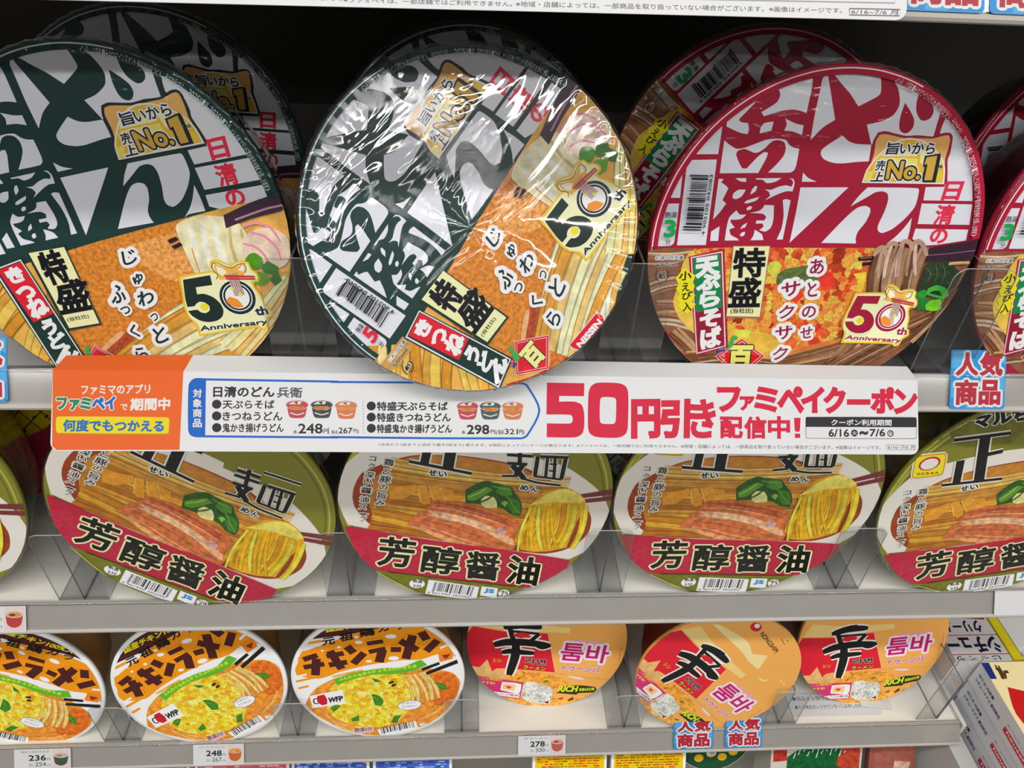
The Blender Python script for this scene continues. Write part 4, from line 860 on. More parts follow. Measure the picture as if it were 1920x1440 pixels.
 ('L','c83c54',3.7,0,'flat',[223,-656,216,-677,191,-677,174,-655,182,-635,206,-635,223,-656]),
 ('L','c83c54',3.7,0,'flat',[277,-526,265,-563,222,-562,192,-525,205,-489,248,-490,277,-526]),
 ('L','c83c54',3.7,0,'flat',[259,-526,252,-547,227,-546,211,-525,218,-505,242,-505,259,-526]),
 ('L','c83c54',3.7,0,'flat',[298,-613,285,-650,242,-649,212,-612,225,-576,268,-576,298,-613]),
 ('L','c83c54',3.7,0,'flat',[279,-613,272,-634,248,-634,231,-612,238,-592,262,-592,279,-613]),
 ('L','c83c54',3.7,0,'flat',[319,-702,306,-739,263,-739,232,-701,245,-664,289,-664,319,-702]),
 ('L','c83c54',3.7,0,'flat',[300,-702,293,-723,268,-722,251,-701,258,-680,283,-680,300,-702]),
 ('L','c83c54',3.7,0,'flat',[333,-484,320,-520,277,-520,247,-483,260,-448,303,-448,333,-484]),
 ('L','c83c54',3.7,0,'flat',[314,-484,307,-504,283,-504,266,-483,273,-463,297,-464,314,-484]),
 ('L','c83c54',3.7,0,'flat',[354,-571,341,-607,298,-606,268,-569,281,-533,323,-534,354,-571]),
 ('L','c83c54',3.7,0,'flat',[335,-570,328,-591,303,-591,286,-570,294,-549,318,-550,335,-570]),
 ('L','c83c54',3.7,0,'flat',[375,-659,362,-696,319,-695,288,-657,301,-620,344,-621,375,-659]),
 ('L','c83c54',3.7,0,'flat',[356,-658,349,-679,324,-679,307,-657,314,-637,339,-637,356,-658]),
 ('L','c83c54',3.7,0,'flat',[409,-528,396,-564,353,-564,323,-527,336,-491,378,-492,409,-528]),
 ('L','c83c54',3.7,0,'flat',[390,-528,383,-549,359,-548,342,-527,349,-507,373,-507,390,-528]),
 ('L','c83c54',3.7,0,'flat',[431,-615,418,-652,375,-652,344,-614,357,-578,400,-578,431,-615]),
 ('L','c83c54',3.7,0,'flat',[412,-615,405,-636,380,-636,363,-614,370,-594,395,-594,412,-615]),
 ('L','c83c54',3.7,0,'flat',[453,-704,440,-742,397,-741,366,-703,378,-666,422,-666,453,-704]),
 ('L','c83c54',3.7,0,'flat',[434,-704,427,-725,402,-725,385,-703,392,-682,416,-682,434,-704]),
 ('L','c83c54',3.7,0,'flat',[464,-486,452,-522,409,-521,378,-485,391,-449,433,-450,464,-486]),
 ('L','c83c54',3.7,0,'flat',[445,-486,438,-506,414,-506,397,-485,404,-465,428,-465,445,-486]),
 ('L','c83c54',3.7,0,'flat',[486,-573,474,-609,430,-608,400,-571,412,-535,455,-536,486,-573]),
 ('L','c83c54',3.7,0,'flat',[467,-572,460,-593,436,-593,418,-572,425,-551,450,-551,467,-572]),
 ('L','c83c54',3.7,0,'flat',[509,-661,496,-698,453,-697,421,-659,434,-622,477,-623,509,-661]),
 ('L','c83c54',3.7,0,'flat',[490,-660,483,-681,458,-681,440,-660,447,-639,472,-639,490,-660]),
 ('L','c83c54',3.7,0,'flat',[541,-530,529,-566,486,-566,455,-529,467,-493,510,-494,541,-530]),
 ('L','c83c54',3.7,0,'flat',[522,-530,515,-550,491,-550,473,-529,480,-509,505,-509,522,-530]),
 ('L','c83c54',3.7,0,'flat',[564,-617,552,-654,508,-654,477,-616,489,-580,532,-580,564,-617]),
 ('L','c83c54',3.7,0,'flat',[545,-617,538,-638,513,-638,496,-616,503,-596,527,-596,545,-617]),
 ('L','c83c54',3.7,0,'flat',[587,-706,575,-744,531,-743,500,-705,512,-668,555,-668,587,-706]),
 ('L','c83c54',3.7,0,'flat',[568,-706,561,-727,536,-727,519,-705,525,-684,550,-685,568,-706]),
 ('L','c83c54',3.7,0,'flat',[595,-488,583,-524,540,-523,509,-487,521,-451,564,-452,595,-488]),
 ('L','c83c54',3.7,0,'flat',[577,-488,570,-508,546,-508,528,-487,535,-467,559,-467,577,-488]),
 ('L','c83c54',3.7,0,'flat',[619,-575,607,-611,563,-611,532,-573,544,-537,587,-538,619,-575]),
 ('L','c83c54',3.7,0,'flat',[600,-574,593,-595,569,-595,551,-574,558,-553,582,-553,600,-574]),
 ('L','c83c54',3.7,0,'flat',[642,-663,631,-700,587,-699,555,-661,567,-625,611,-625,642,-663]),
 ('L','c83c54',3.7,0,'flat',[623,-662,617,-684,592,-683,574,-662,581,-641,605,-641,623,-662]),
 ('L','c83c54',3.7,0,'flat',[673,-532,661,-568,618,-568,587,-531,598,-495,642,-495,673,-532]),
 ('L','c83c54',3.7,0,'flat',[654,-532,648,-552,623,-552,605,-531,612,-511,636,-511,654,-532]),
 ('L','c83c54',3.7,0,'flat',[697,-620,686,-656,642,-656,610,-618,622,-582,665,-582,697,-620]),
 ('L','c83c54',3.7,0,'flat',[678,-619,672,-640,647,-640,629,-618,636,-598,660,-598,678,-619]),
 ('L','c83c54',3.7,0,'flat',[727,-490,716,-526,673,-525,641,-489,653,-453,696,-453,727,-490]),
 ('L','c83c54',3.7,0,'flat',[708,-489,702,-510,678,-510,660,-489,666,-468,691,-469,708,-489]),
 ('L','c83c54',3.7,0,'flat',[752,-577,740,-613,697,-613,665,-575,676,-539,720,-540,752,-577]),
 ('L','c83c54',3.7,0,'flat',[733,-576,726,-597,702,-597,684,-576,690,-555,715,-555,733,-576]),
 ('L','c83c54',3.7,0,'flat',[806,-534,795,-570,751,-570,719,-533,731,-497,774,-497,806,-534]),
 ('L','c83c54',3.7,0,'flat',[787,-534,781,-554,756,-554,738,-533,744,-512,769,-513,787,-534]),
 ('L','c83c54',3.7,0,'flat',[831,-622,820,-659,776,-658,744,-620,755,-584,799,-584,831,-622]),
 ('L','c83c54',3.7,0,'flat',[812,-621,806,-642,781,-642,763,-621,769,-600,794,-600,812,-621]),
 ('T','芳','10120e',0.055,[('e0dcae',0.155)],[-627,-699,-371,-699,-642,-407]),
 ('T','醇','10120e',0.055,[('e0dcae',0.155)],[-299,-725,-15,-730,-314,-447]),
 ('T','醤','10120e',0.055,[('e0dcae',0.155)],[60,-746,307,-750,25,-464]),
 ('T','油','10120e',0.07,[('e0dcae',0.155)],[388,-754,629,-762,358,-466]),
 ('P','6c6c24','soft',[-574,-766,209,-795,540,-806,384,-918,32,-995,-190,-991,-387,-903]),
 ('L','b8b448',10.3,0.5,'flat',[-631,-765,-458,-870,-298,-957,-114,-1003,109,-1013,319,-959]),
 ('D','e0e0e0',0.0,[-301,-863,60,49]),
 ('T','熱湯','333333',0.05,[],[-334,-852,-262,-853,-341,-816]),
 ('T','5分','333333',0.05,[],[-325,-906,-262,-907,-328,-868]),
 ('Q','dcdcde','flat',[-220,-805,187,-836,194,-993,-220,-964]),
 ('B','333338',7,[-173,-923,153,-940,-170,-824]),
 ('T','4 901990 382090','44444a',0.02,[],[-207,-957,134,-971,-209,-936]),
 ('Q','dce4ec','flat',[205,-826,338,-833,349,-943,213,-930]),
 ('T','JS','3c84c8',0.16,[],[239,-896,314,-906,238,-844]),
 ('D','dcdcdc',0.0,[398,-884,45,41]),
 ('T','プラ','333338',0.06,[],[376,-917,436,-919,365,-854]),
 ('T','コ','1a1a18',0.035,[('ece6de',0.3)],[-823,283,-776,283,-823,320]),
 ('T','ク','1a1a18',0.035,[('ece6de',0.3)],[-820,213,-776,213,-819,260]),
 ('T','深','1a1a18',0.035,[('ece6de',0.3)],[-835,131,-772,127,-832,186]),
 ('T','い','1a1a18',0.035,[('ece6de',0.3)],[-831,62,-776,68,-830,110]),
 ('T','醤','1a1a18',0.035,[('ece6de',0.3)],[-843,-12,-772,-16,-839,41]),
 ('T','油','1a1a18',0.035,[('ece6de',0.3)],[-839,-98,-777,-98,-838,-44]),
 ('T','ス','1a1a18',0.035,[('ece6de',0.3)],[-838,-171,-784,-167,-836,-123]),
 ('T','ー','1a1a18',0.035,[('ece6de',0.3)],[-829,-218,-779,-219,-814,-204]),
 ('T','プ','1a1a18',0.035,[('ece6de',0.3)],[-814,-286,-771,-279,-815,-241]),
 ('T','鶏','1a1a18',0.035,[('ece6de',0.3)],[-720,256,-654,256,-718,316]),
 ('T','と','1a1a18',0.035,[('ece6de',0.3)],[-716,178,-666,181,-710,229]),
 ('T','豚','1a1a18',0.035,[('ece6de',0.3)],[-728,103,-654,102,-724,161]),
 ('T','の','1a1a18',0.035,[('ece6de',0.3)],[-721,36,-665,36,-719,78]),
 ('T','旨','1a1a18',0.035,[('ece6de',0.3)],[-723,-45,-663,-49,-720,12]),
 ('T','み','1a1a18',0.035,[('ece6de',0.3)],[-729,-113,-667,-110,-722,-70]),
 ('T','せ','1a2440',0.1,[('ece6de',0.4)],[-394,211,-345,217,-401,262]),
 ('T','い','1a2440',0.1,[('ece6de',0.4)],[-326,217,-271,220,-332,258]),
 ('T','め','1a2440',0.1,[('ece6de',0.4)],[273,184,331,187,268,227]),
 ('T','ん','1a2440',0.1,[('ece6de',0.4)],[352,179,401,183,347,223]),
 ('L','dcdad0',51.7,0,'flat',[-521,742,-120,713]),
 ('L','dcdad0',101.3,0,'flat',[-299,719,-276,291]),
 ('L','dcdad0',60.4,0,'flat',[-261,547,-146,553]),
 ('L','dcdad0',84.1,0,'flat',[-445,535,-445,306]),
 ('L','dcdad0',49.6,0,'flat',[-552,317,-102,275]),
 ('L','14161c',28.0,0,'flat',[-521,742,-120,713]),
 ('L','14161c',77.6,0,'flat',[-299,719,-276,291]),
 ('L','14161c',36.6,0,'flat',[-261,547,-146,553]),
 ('L','14161c',60.4,0,'flat',[-445,535,-445,306]),
 ('L','14161c',25.9,0,'flat',[-552,317,-102,275]),
 ('L','dcdad0',38.5,0,'flat',[106,533,270,547]),
 ('L','dcdad0',38.5,0,'flat',[107,481,284,496]),
 ('L','dcdad0',44.0,0,'flat',[179,577,212,421]),
 ('L','dcdad0',39.9,0,'flat',[124,409,267,420]),
 ('L','dcdad0',56.3,0,'flat',[239,413,209,313]),
 ('L','dcdad0',35.7,0,'flat',[116,292,223,306]),
 ('L','dcdad0',56.3,0,'flat',[164,398,277,290]),
 ('L','dcdad0',34.4,0,'flat',[270,290,374,270,554,269]),
 ('L','dcdad0',35.7,0,'flat',[274,599,541,628]),
 ('L','dcdad0',39.9,0,'flat',[342,503,541,525]),
 ('L','dcdad0',45.3,0,'flat',[324,503,346,328]),
 ('L','dcdad0',46.7,0,'flat',[525,518,544,328]),
 ('L','dcdad0',34.4,0,'flat',[341,324,545,324]),
 ('L','dcdad0',38.5,0,'flat',[392,518,426,328]),
 ('L','dcdad0',38.5,0,'flat',[447,518,488,328]),
 ('L','dcdad0',30.2,0,'flat',[423,450,477,454]),
 ('L','dcdad0',30.2,0,'flat',[434,390,488,393]),
 ('L','14161c',23.4,0,'flat',[106,533,270,547]),
 ('L','14161c',23.4,0,'flat',[107,481,284,496]),
 ('L','14161c',28.9,0,'flat',[179,577,212,421]),
 ('L','14161c',24.7,0,'flat',[124,409,267,420]),
 ('L','14161c',41.2,0,'flat',[239,413,209,313]),
 ('L','14161c',20.6,0,'flat',[116,292,223,306]),
 ('L','14161c',41.2,0,'flat',[164,398,277,290]),
 ('L','14161c',19.2,0,'flat',[270,290,374,270,554,269]),
 ('L','14161c',20.6,0,'flat',[274,599,541,628]),
 ('L','14161c',24.7,0,'flat',[342,503,541,525]),
 ('L','14161c',30.2,0,'flat',[324,503,346,328]),
 ('L','14161c',31.6,0,'flat',[525,518,544,328]),
 ('L','14161c',19.2,0,'flat',[341,324,545,324]),
 ('L','14161c',23.4,0,'flat',[392,518,426,328]),
 ('L','14161c',23.4,0,'flat',[447,518,488,328]),
 ('L','14161c',15.1,0,'flat',[423,450,477,454]),
 ('L','14161c',15.1,0,'flat',[434,390,488,393]),
 ('T','マルちゃん','14161c',0.16,[('dcdad0',0.3)],[-388,823,271,807,-414,933]),
 ('P','e8d8c8','flat',[-797,456,-794,644,-769,668,-573,649,-549,610,-548,434,-568,407,-769,424]),
 ('P','c87820','flat',[-787,460,-784,639,-758,653,-571,637,-557,605,-558,439,-575,419,-766,436]),
 ('P','f0d820','flat',[-781,465,-778,631,-752,644,-574,625,-565,601,-566,448,-583,431,-764,446]),
 ('D','c81c2c',0.0,[-672,559,79,64]),
 ('D','ecdcd8',0.0,[-672,555,64,51]),
 ('T','マルちゃん','8a1c1c',0.1,[],[-757,462,-590,441,-758,488]),
]

CHICKEN = [
 ('P','e8e6e6','flat',[-988,175,-877,548,-585,1115,3,1378,625,1230,944,577,1002,-40,831,-522,356,-982,-115,-998,-670,-636,-916,-219]),
 ('P','4a1c1c','flat',[-741,636,-598,810,-452,925,-257,1048,24,1120,351,1083,410,971,659,1009,897,781,352,856,-184,725]),
 ('T','国産チキン100%スープ','e8d820',0.07,[],[-542,740,500,920,-523,828]),
 ('P','f88c10','flat',[-868,414,-687,514,-399,640,-135,750,404,825,726,745,834,580,867,444,833,369,679,373,501,302,279,293,-109,227,-434,128,-673,27,-921,81,-934,174,-890,294]),
 ('L','f88c10',36.2,0,'flat',[-816,569,-593,615]),
 ('L','f88c10',38.8,0,'flat',[-920,204,-799,216]),
 ('L','f88c10',33.6,0,'flat',[-941,-12,-636,72]),
 ('L','f88c10',33.6,0,'flat',[-924,-123,-804,-87]),
 ('L','f88c10',51.7,0,'flat',[617,703,812,580]),
 ('L','f88c10',38.8,0,'flat',[683,789,769,714]),
 ('L','f88c10',38.8,0,'flat',[-867,429,-580,511]),
 ('L','f88c10',38.8,0,'flat',[511,793,726,774]),
 ('L','e8e6e6',36.2,0,'flat',[-904,490,-619,557]),
 ('L','e8e6e6',28.4,0,'flat',[-933,66,-810,101]),
 ('L','e8e6e6',25.8,0,'flat',[-945,-59,-729,13]),
 ('L','e8e6e6',31.0,0,'flat',[713,471,834,535]),
 ('L','e8e6e6',20.7,0,'flat',[747,612,834,587]),
 ('D','ece8e0',0.0,[167,663,62,31]),
 ('D','ece8e0',0.0,[-193,583,43,25]),
 ('D','ece8e0',0.0,[-418,515,23,18]),
 ('D','ece8e0',0.0,[187,326,62,33]),
 ('D','ece8e0',0.0,[-95,288,36,20]),
 ('D','ece8e0',0.0,[-605,467,18,15]),
 ('D','ece8e0',0.0,[-215,664,23,18]),
 ('P','d8882c','mottle',[-864,-382,-742,-145,-508,22,-170,121,163,142,498,164,833,92,934,-38,946,-230,854,-457,596,-750,241,-908,-113,-964,-454,-830,-692,-635,-819,-515]),
 ('P','e8c020','egg',[-513,-57,-173,59,161,80,383,42,434,-182,371,-424,248,-669,11,-796,-337,-800,-533,-641,-632,-439,-592,-213]),
 ('P','d06820','mottle',[675,96,833,76,923,-69,900,-294,773,-454,646,-450,605,-107]),
 ('L','e8a858',33.6,0.4,'soft',[-747,-468,-557,-657,-338,-817]),
 ('L','d8883c',33.6,0.4,'soft',[-786,-401,-610,-605,-391,-747]),
 ('L','e8a858',33.6,0.4,'soft',[-642,-571,-497,-777,-273,-906]),
 ('L','d8883c',33.6,0.4,'soft',[306,-672,482,-611,657,-483]),
 ('L','e8a858',33.6,0.4,'soft',[480,-678,656,-566,773,-421]),
 ('L','d8883c',33.6,0.4,'soft',[185,-820,421,-744,597,-648]),
 ('L','e8a02c',33.6,0.4,'soft',[-528,53,-370,95,-168,152]),
 ('L','e8a02c',33.6,0.4,'soft',[-398,3,-218,60,-61,86]),
 ('L','e8a02c',33.6,0.4,'soft',[-707,-114,-533,-25,-398,3]),
 ('S','e8b060 d8963c f0c478',6,142.2,180.9,38.8,38.8,51,[406,73,532,-380]),
 ('P','3c7c20','soft',[-94,-237,-11,-264,42,-363,15,-445,-64,-425]),
 ('P','3c7c20','soft',[-75,24,1,-9,33,-42,-45,-47]),
 ('P','3c7c20','soft',[640,-68,764,-96,797,-193,718,-191]),
 ('P','3c7c20','soft',[-588,-457,-515,-394,-456,-428,-547,-524]),
 ('P','3c7c20','soft',[-356,-648,-255,-584,-260,-685,-342,-699]),
 ('P','3c7c20','soft',[113,-732,158,-616,239,-602,188,-735]),
 ('L','6ca040',18.1,0.5,'flat',[-79,-278,-25,-329]),
 ('L','6ca040',18.1,0.5,'flat',[673,-109,763,-160]),
 ('L','6ca040',18.1,0.5,'flat',[-566,-474,-495,-427]),
 ('Q','1c1c20','flat',[498,164,700,258,710,219,508,117]),
 ('Q','1c1c20','flat',[547,100,922,298,928,237,557,53]),
 ('Q','1c1c20','flat',[867,384,900,398,906,352,878,335]),
 ('Q','1c1c20','flat',[111,-52,163,-27,178,-54,121,-79]),
 ('Q','1c1c20','flat',[143,-93,189,-78,199,-103,153,-125]),
 ('P','e87818','flat',[695,403,834,438,867,414,856,308,722,258,705,281]),
 ('P','7c3010','flat',[734,364,834,385,800,325,778,302,756,326]),
 ('P','58a828','flat',[-508,22,-281,108,-113,150,54,176,276,185,467,288,500,294,565,216,385,120,161,80,-61,79,-242,29,-378,-29,-476,-82]),
 ('T','ふんわりなめらか','e8e830',0.05,[],[-449,-11,-15,116,-457,36]),
 ('T','とろふわかきたま','e8e830',0.05,[],[7,116,442,181,4,162]),
 ('L','f88c10',129.2,0,'flat',[-826,338,-664,402]),
 ('L','f88c10',129.2,0,'flat',[-832,217,-599,264]),
 ('L','f88c10',155.1,0,'flat',[-679,349,-712,90]),
 ('L','f88c10',129.2,0,'flat',[-563,384,-370,424]),
 ('L','f88c10',134.4,0,'flat',[-546,247,-341,287]),
 ('L','f88c10',152.5,0,'flat',[-519,465,-408,182]),
 ('L','f88c10',155.1,0,'flat',[-326,527,-256,428]),
 ('L','f88c10',147.3,0,'flat',[-272,262,-142,425]),
 ('L','f88c10',116.3,0,'flat',[-102,566,78,598]),
 ('L','f88c10',121.5,0,'flat',[-87,439,100,486]),
 ('L','f88c10',160.3,0,'flat',[67,465,20,277]),
 ('L','f88c10',134.4,0,'flat',[160,470,274,467]),
 ('L','f88c10',157.7,0,'flat',[411,679,324,322]),
 ('L','f88c10',147.3,0,'flat',[268,601,460,455]),
 ('L','f88c10',157.7,0,'flat',[509,728,567,609]),
 ('L','f88c10',149.9,0,'flat',[558,437,687,598]),
 ('L','461c1c',72.4,0,'flat',[-826,338,-664,402]),
 ('L','461c1c',72.4,0,'flat',[-832,217,-599,264]),
 ('L','461c1c',98.2,0,'flat',[-679,349,-712,90]),
 ('L','461c1c',72.4,0,'flat',[-563,384,-370,424]),
 ('L','461c1c',77.5,0,'flat',[-546,247,-341,287]),
 ('L','461c1c',95.6,0,'flat',[-519,465,-408,182]),
 ('L','461c1c',98.2,0,'flat',[-326,527,-256,428]),
 ('L','461c1c',90.5,0,'flat',[-272,262,-142,425]),
 ('L','461c1c',59.4,0,'flat',[-102,566,78,598]),
 ('L','461c1c',64.6,0,'flat',[-87,439,100,486]),
 ('L','461c1c',103.4,0,'flat',[67,465,20,277]),
 ('L','461c1c',77.5,0,'flat',[160,470,274,467]),
 ('L','461c1c',100.8,0,'flat',[411,679,324,322]),
 ('L','461c1c',90.5,0,'flat',[268,601,460,455]),
 ('L','461c1c',100.8,0,'flat',[509,728,567,609]),
 ('L','461c1c',93.1,0,'flat',[558,437,687,598]),
 ('T','元','1c1410',0.05,[],[-593,549,-457,575,-590,652]),
 ('T','祖','1c1410',0.05,[],[-401,603,-249,636,-399,713]),
 ('T','鶏','1c1410',0.05,[],[-172,663,-9,696,-177,765]),
 ('T','ガ','1c1410',0.05,[],[35,731,166,772,45,833]),
 ('T','ラ','1c1410',0.05,[],[230,763,328,790,223,857]),
 ('Q','ece8e8','flat',[-807,-246,-420,-155,-402,-389,-791,-450]),
 ('P','b81828','flat',[-718,-249,-638,-228,-610,-309,-617,-390,-674,-408,-726,-354]),
 ('L','3a1418',15.5,0,'flat',[-721,-289,-761,-304,-761,-369,-717,-379]),
 ('T','WFP','22222a',0.12,[],[-598,-366,-433,-339,-592,-286]),
 ('D','6a6a90',0.17,[347,-439,144,82]),
 ('D','ece8e8',0.17,[347,-439,137,75]),
 ('T','すぐおいしい','44444a',0.02,[],[256,-428,417,-401,257,-395]),
 ('T','すごくおいしい','44444a',0.02,[],[260,-486,427,-459,261,-453]),
 ('Q','e4e4e4','flat',[-55,-845,410,-709,441,-855,-14,-968]),
 ('B','33333a',11,[0,-916,401,-811,-13,-821]),
 ('Q','dcb0b8','flat',[-350,-834,-104,-792,-91,-878,-321,-921]),
 ('T','熱湯3分','5a5a60',0.05,[],[-324,-886,-114,-860,-324,-818]),
 ('T','NISSIN','d02c3c',0.12,[],[132,-999,345,-947,127,-964]),
 ('D','d8d8d8',0.0,[496,-772,41,33]),
 ('L','44444a',6.5,0,'flat',[473,-762,497,-738,519,-764,495,-797]),
]

SHIN = [
 ('P','e0a050','flat',[-1107,-44,-967,698,-315,1178,392,945,941,330,1043,-54,973,-447,607,-847,80,-1086,-523,-968,-917,-695]),
 ('P','e8c078','flat',[-935,94,-855,244,-432,219,228,255,246,179,-78,130,-620,62,-960,50]),
 ('P','e8cc90','flat',[-794,366,-752,415,-512,491,-269,543,-51,490,103,620,167,525,239,413,12,394,-180,410,-543,385]),
 ('P','d4a868','soft',[-878,-550,-742,-551,-670,-407,-569,-572,-417,-541,-406,-647,-585,-658,-787,-670,-860,-642]),
 ('P','e8a878','flat',[-1009,-96,-960,50,-529,52,-402,80,-17,129,222,-441,-169,-477,-505,-524,-565,-590,-669,-423,-731,-551,-883,-552]),
 ('P','cc2030','flat',[-997,-102,-953,41,-528,45,-400,72,-22,119,208,-430,-171,-467,-519,-514,-569,-572,-672,-405,-739,-540,-877,-542]),
 ('P','e89838','mottle',[-309,-568,-163,-504,56,-466,292,-495,423,-562,386,-602,249,-708,315,-843,561,-847,510,-928,184,-1033,-43,-1057,-399,-1011,-648,-912,-675,-777,-360,-648]),
 ('P','e8a040','mottle',[309,-816,521,-778,708,-686,601,-820,399,-954,276,-925]),
 ('P','d8d8cc','cheese',[-131,-650,-23,-624,98,-652,225,-654,268,-789,253,-924,108,-950,-73,-920,-142,-811]),
 ('P','c83820','soft',[-223,-490,-163,-504,-170,-523]),
 ('P','c85028','soft',[-310,-998,-197,-986,-205,-1055,-275,-1053]),
 ('P','5a8c3c','soft',[-116,-1042,-29,-1016,-43,-1057]),
 ('P','7a2818','soft',[180,-910,240,-870,241,-924]),
 ('P','5a3018','soft',[472,-818,526,-751,547,-792,487,-832]),
 ('P','6a2c1c','soft',[324,-830,406,-784,402,-817]),
 ('P','4c7c2c','soft',[86,-599,135,-559,172,-573,124,-613]),
 ('P','8c3818','soft',[-249,-635,-203,-583,-206,-623]),
 ('P','e8c060','soft',[28,-955,167,-957,150,-984,57,-983]),
 ('P','b8d088','soft',[204,-965,306,-952,292,-993]),
 ('P','e05030','soft',[-86,-544,-7,-539,-37,-558]),
 ('P','4c7c2c','soft',[224,-547,257,-541,250,-561]),
 ('D','d8c8c8',-0.03,[489,-454,111,18]),
 ('L','b87c44',4.7,0,'flat',[166,-447,622,-431,913,-394]),
 ('L','e0dcd0',142.9,0.0,'flat',[-319,237,-304,143]),
 ('L','e0dcd0',140.6,0.3,'flat',[-578,99,-378,174,-115,193]),
 ('L','e0dcd0',119.5,0.12,'flat',[-493,93,-417,-60]),
 ('L','e0dcd0',107.8,0.12,'flat',[-126,92,-218,-48]),
 ('L','e0dcd0',145.3,0.21,'flat',[-638,-174,-497,-105,-260,-61,30,-49]),
 ('L','e0dcd0',112.5,0.21,'flat',[-201,-23,-52,-87,55,-37]),
 ('L','e0dcd0',119.5,0.27,'flat',[-519,-265,-426,-227,-294,-215,-118,-197]),
 ('L','e0dcd0',154.7,0.21,'flat',[-378,-86,-342,-280,-351,-581]),
 ('L','e0dcd0',77.3,0.0,'flat',[-466,67,-127,98]),
 ('L','1c1a1a',100.8,0,'flat',[-319,237,-304,143]),
 ('L','1c1a1a',98.4,0.5,'flat',[-578,99,-378,174,-115,193]),
 ('L','1c1a1a',77.3,0.2,'flat',[-493,93,-417,-60]),
 ('L','1c1a1a',65.6,0.2,'flat',[-126,92,-218,-48]),
 ('L','1c1a1a',103.1,0.35,'flat',[-638,-174,-497,-105,-260,-61,30,-49]),
 ('L','1c1a1a',70.3,0.35,'flat',[-201,-23,-52,-87,55,-37]),
 ('L','1c1a1a',77.3,0.45,'flat',[-519,-265,-426,-227,-294,-215,-118,-197]),
 ('L','1c1a1a',112.5,0.35,'flat',[-378,-86,-342,-280,-351,-581]),
 ('L','1c1a1a',35.1,0,'flat',[-466,67,-127,98]),
 ('P','cc2030','flat',[-440,23,-356,73,-224,79,-278,22,-327,-9,-429,-3]),
 ('T','シン','f0a020',0.08,[],[-594,-421,-488,-415,-604,-369]),
 ('T','라면','3a2a2c',0.1,[('d8a0a0',0.22)],[-194,-365,62,-341,-205,-287]),
 ('T','ラーメン','e8c020',0.08,[('3a2010',0.3)],[-198,-451,82,-427,-203,-398]),
 ('T','툼바','b81c68',0.055,[('ecd4dc',0.28)],[219,-231,807,-163,202,33]),
 ('T','トゥーンバ','a03c80',0.05,[('f0d0dc',0.2)],[283,-382,757,-327,284,-290]),
 ('T','SPICY & CREAMY','d878a8',0.1,[('f0c0d0',0.3)],[334,71,715,108,326,103]),
 ('P','2c2c10','flat',[308,-735,329,-628,550,-563,766,-545,797,-579,776,-633,579,-684,563,-711]),
 ('T','RICH','c8d830',0.12,[],[319,-708,551,-664,321,-621]),
 ('T','sauce','c8d830',0.1,[],[582,-647,768,-599,578,-606]),
 ('P','c03068','flat',[-752,-790,-753,-670,-142,-657,-131,-919,-598,-933,-604,-792]),
 ('T','レンジ調理が','f0a030',0.07,[],[-732,-717,-408,-694,-735,-677]),
 ('T','おすすめ!','f0c030',0.07,[],[-715,-777,-497,-760,-719,-737]),
 ('P','e4dcd4','flat',[-410,-794,-412,-700,-239,-682,-163,-690,-154,-811,-181,-844,-403,-828]),
 ('P','e8b888','flat',[-384,-808,-391,-721,-233,-709,-229,-810]),
 ('T','♥','d84030',0.05,[],[-342,-788,-274,-785,-351,-748]),
 ('Q','d8d0d4','flat',[-598,-879,-148,-838,-145,-905,-595,-924]),
 ('T','電子レンジ専用','5a5a60',0.04,[],[-580,-913,-161,-885,-583,-883]),
 ('D','c81c30',0.0,[-423,734,80,62]),
 ('D','e8d8d0',0.0,[-431,753,39,31]),
 ('T','NONGSHIM','3a2c20',0.06,[],[-287,709,122,703,-305,769]),
 ('L','4a3c28',7.8,0,'flat',[-58,873,63,861]),
 ('L','4a3c28',7.8,0,'flat',[7,914,50,917]),
 ('L','f4dcb0',15.7,0.6,'flat',[379,352,462,372,492,432]),
 ('L','f4dcb0',15.7,0.6,'flat',[583,538,713,536]),
 ('P','d8a860','soft',[652,414,767,496,845,406]),
 ('L','4a3c28',8.2,0,'flat',[934,101,933,83]),
 ('L','4a3c28',8.2,0,'flat',[938,65,937,47]),
 ('L','4a3c28',8.2,0,'flat',[943,29,942,11]),
 ('L','4a3c28',8.2,0,'flat',[947,-7,946,-25]),
 ('L','4a3c28',8.2,0,'flat',[952,-43,951,-61]),
 ('L','4a3c28',8.2,0,'flat',[957,-79,956,-97]),
]

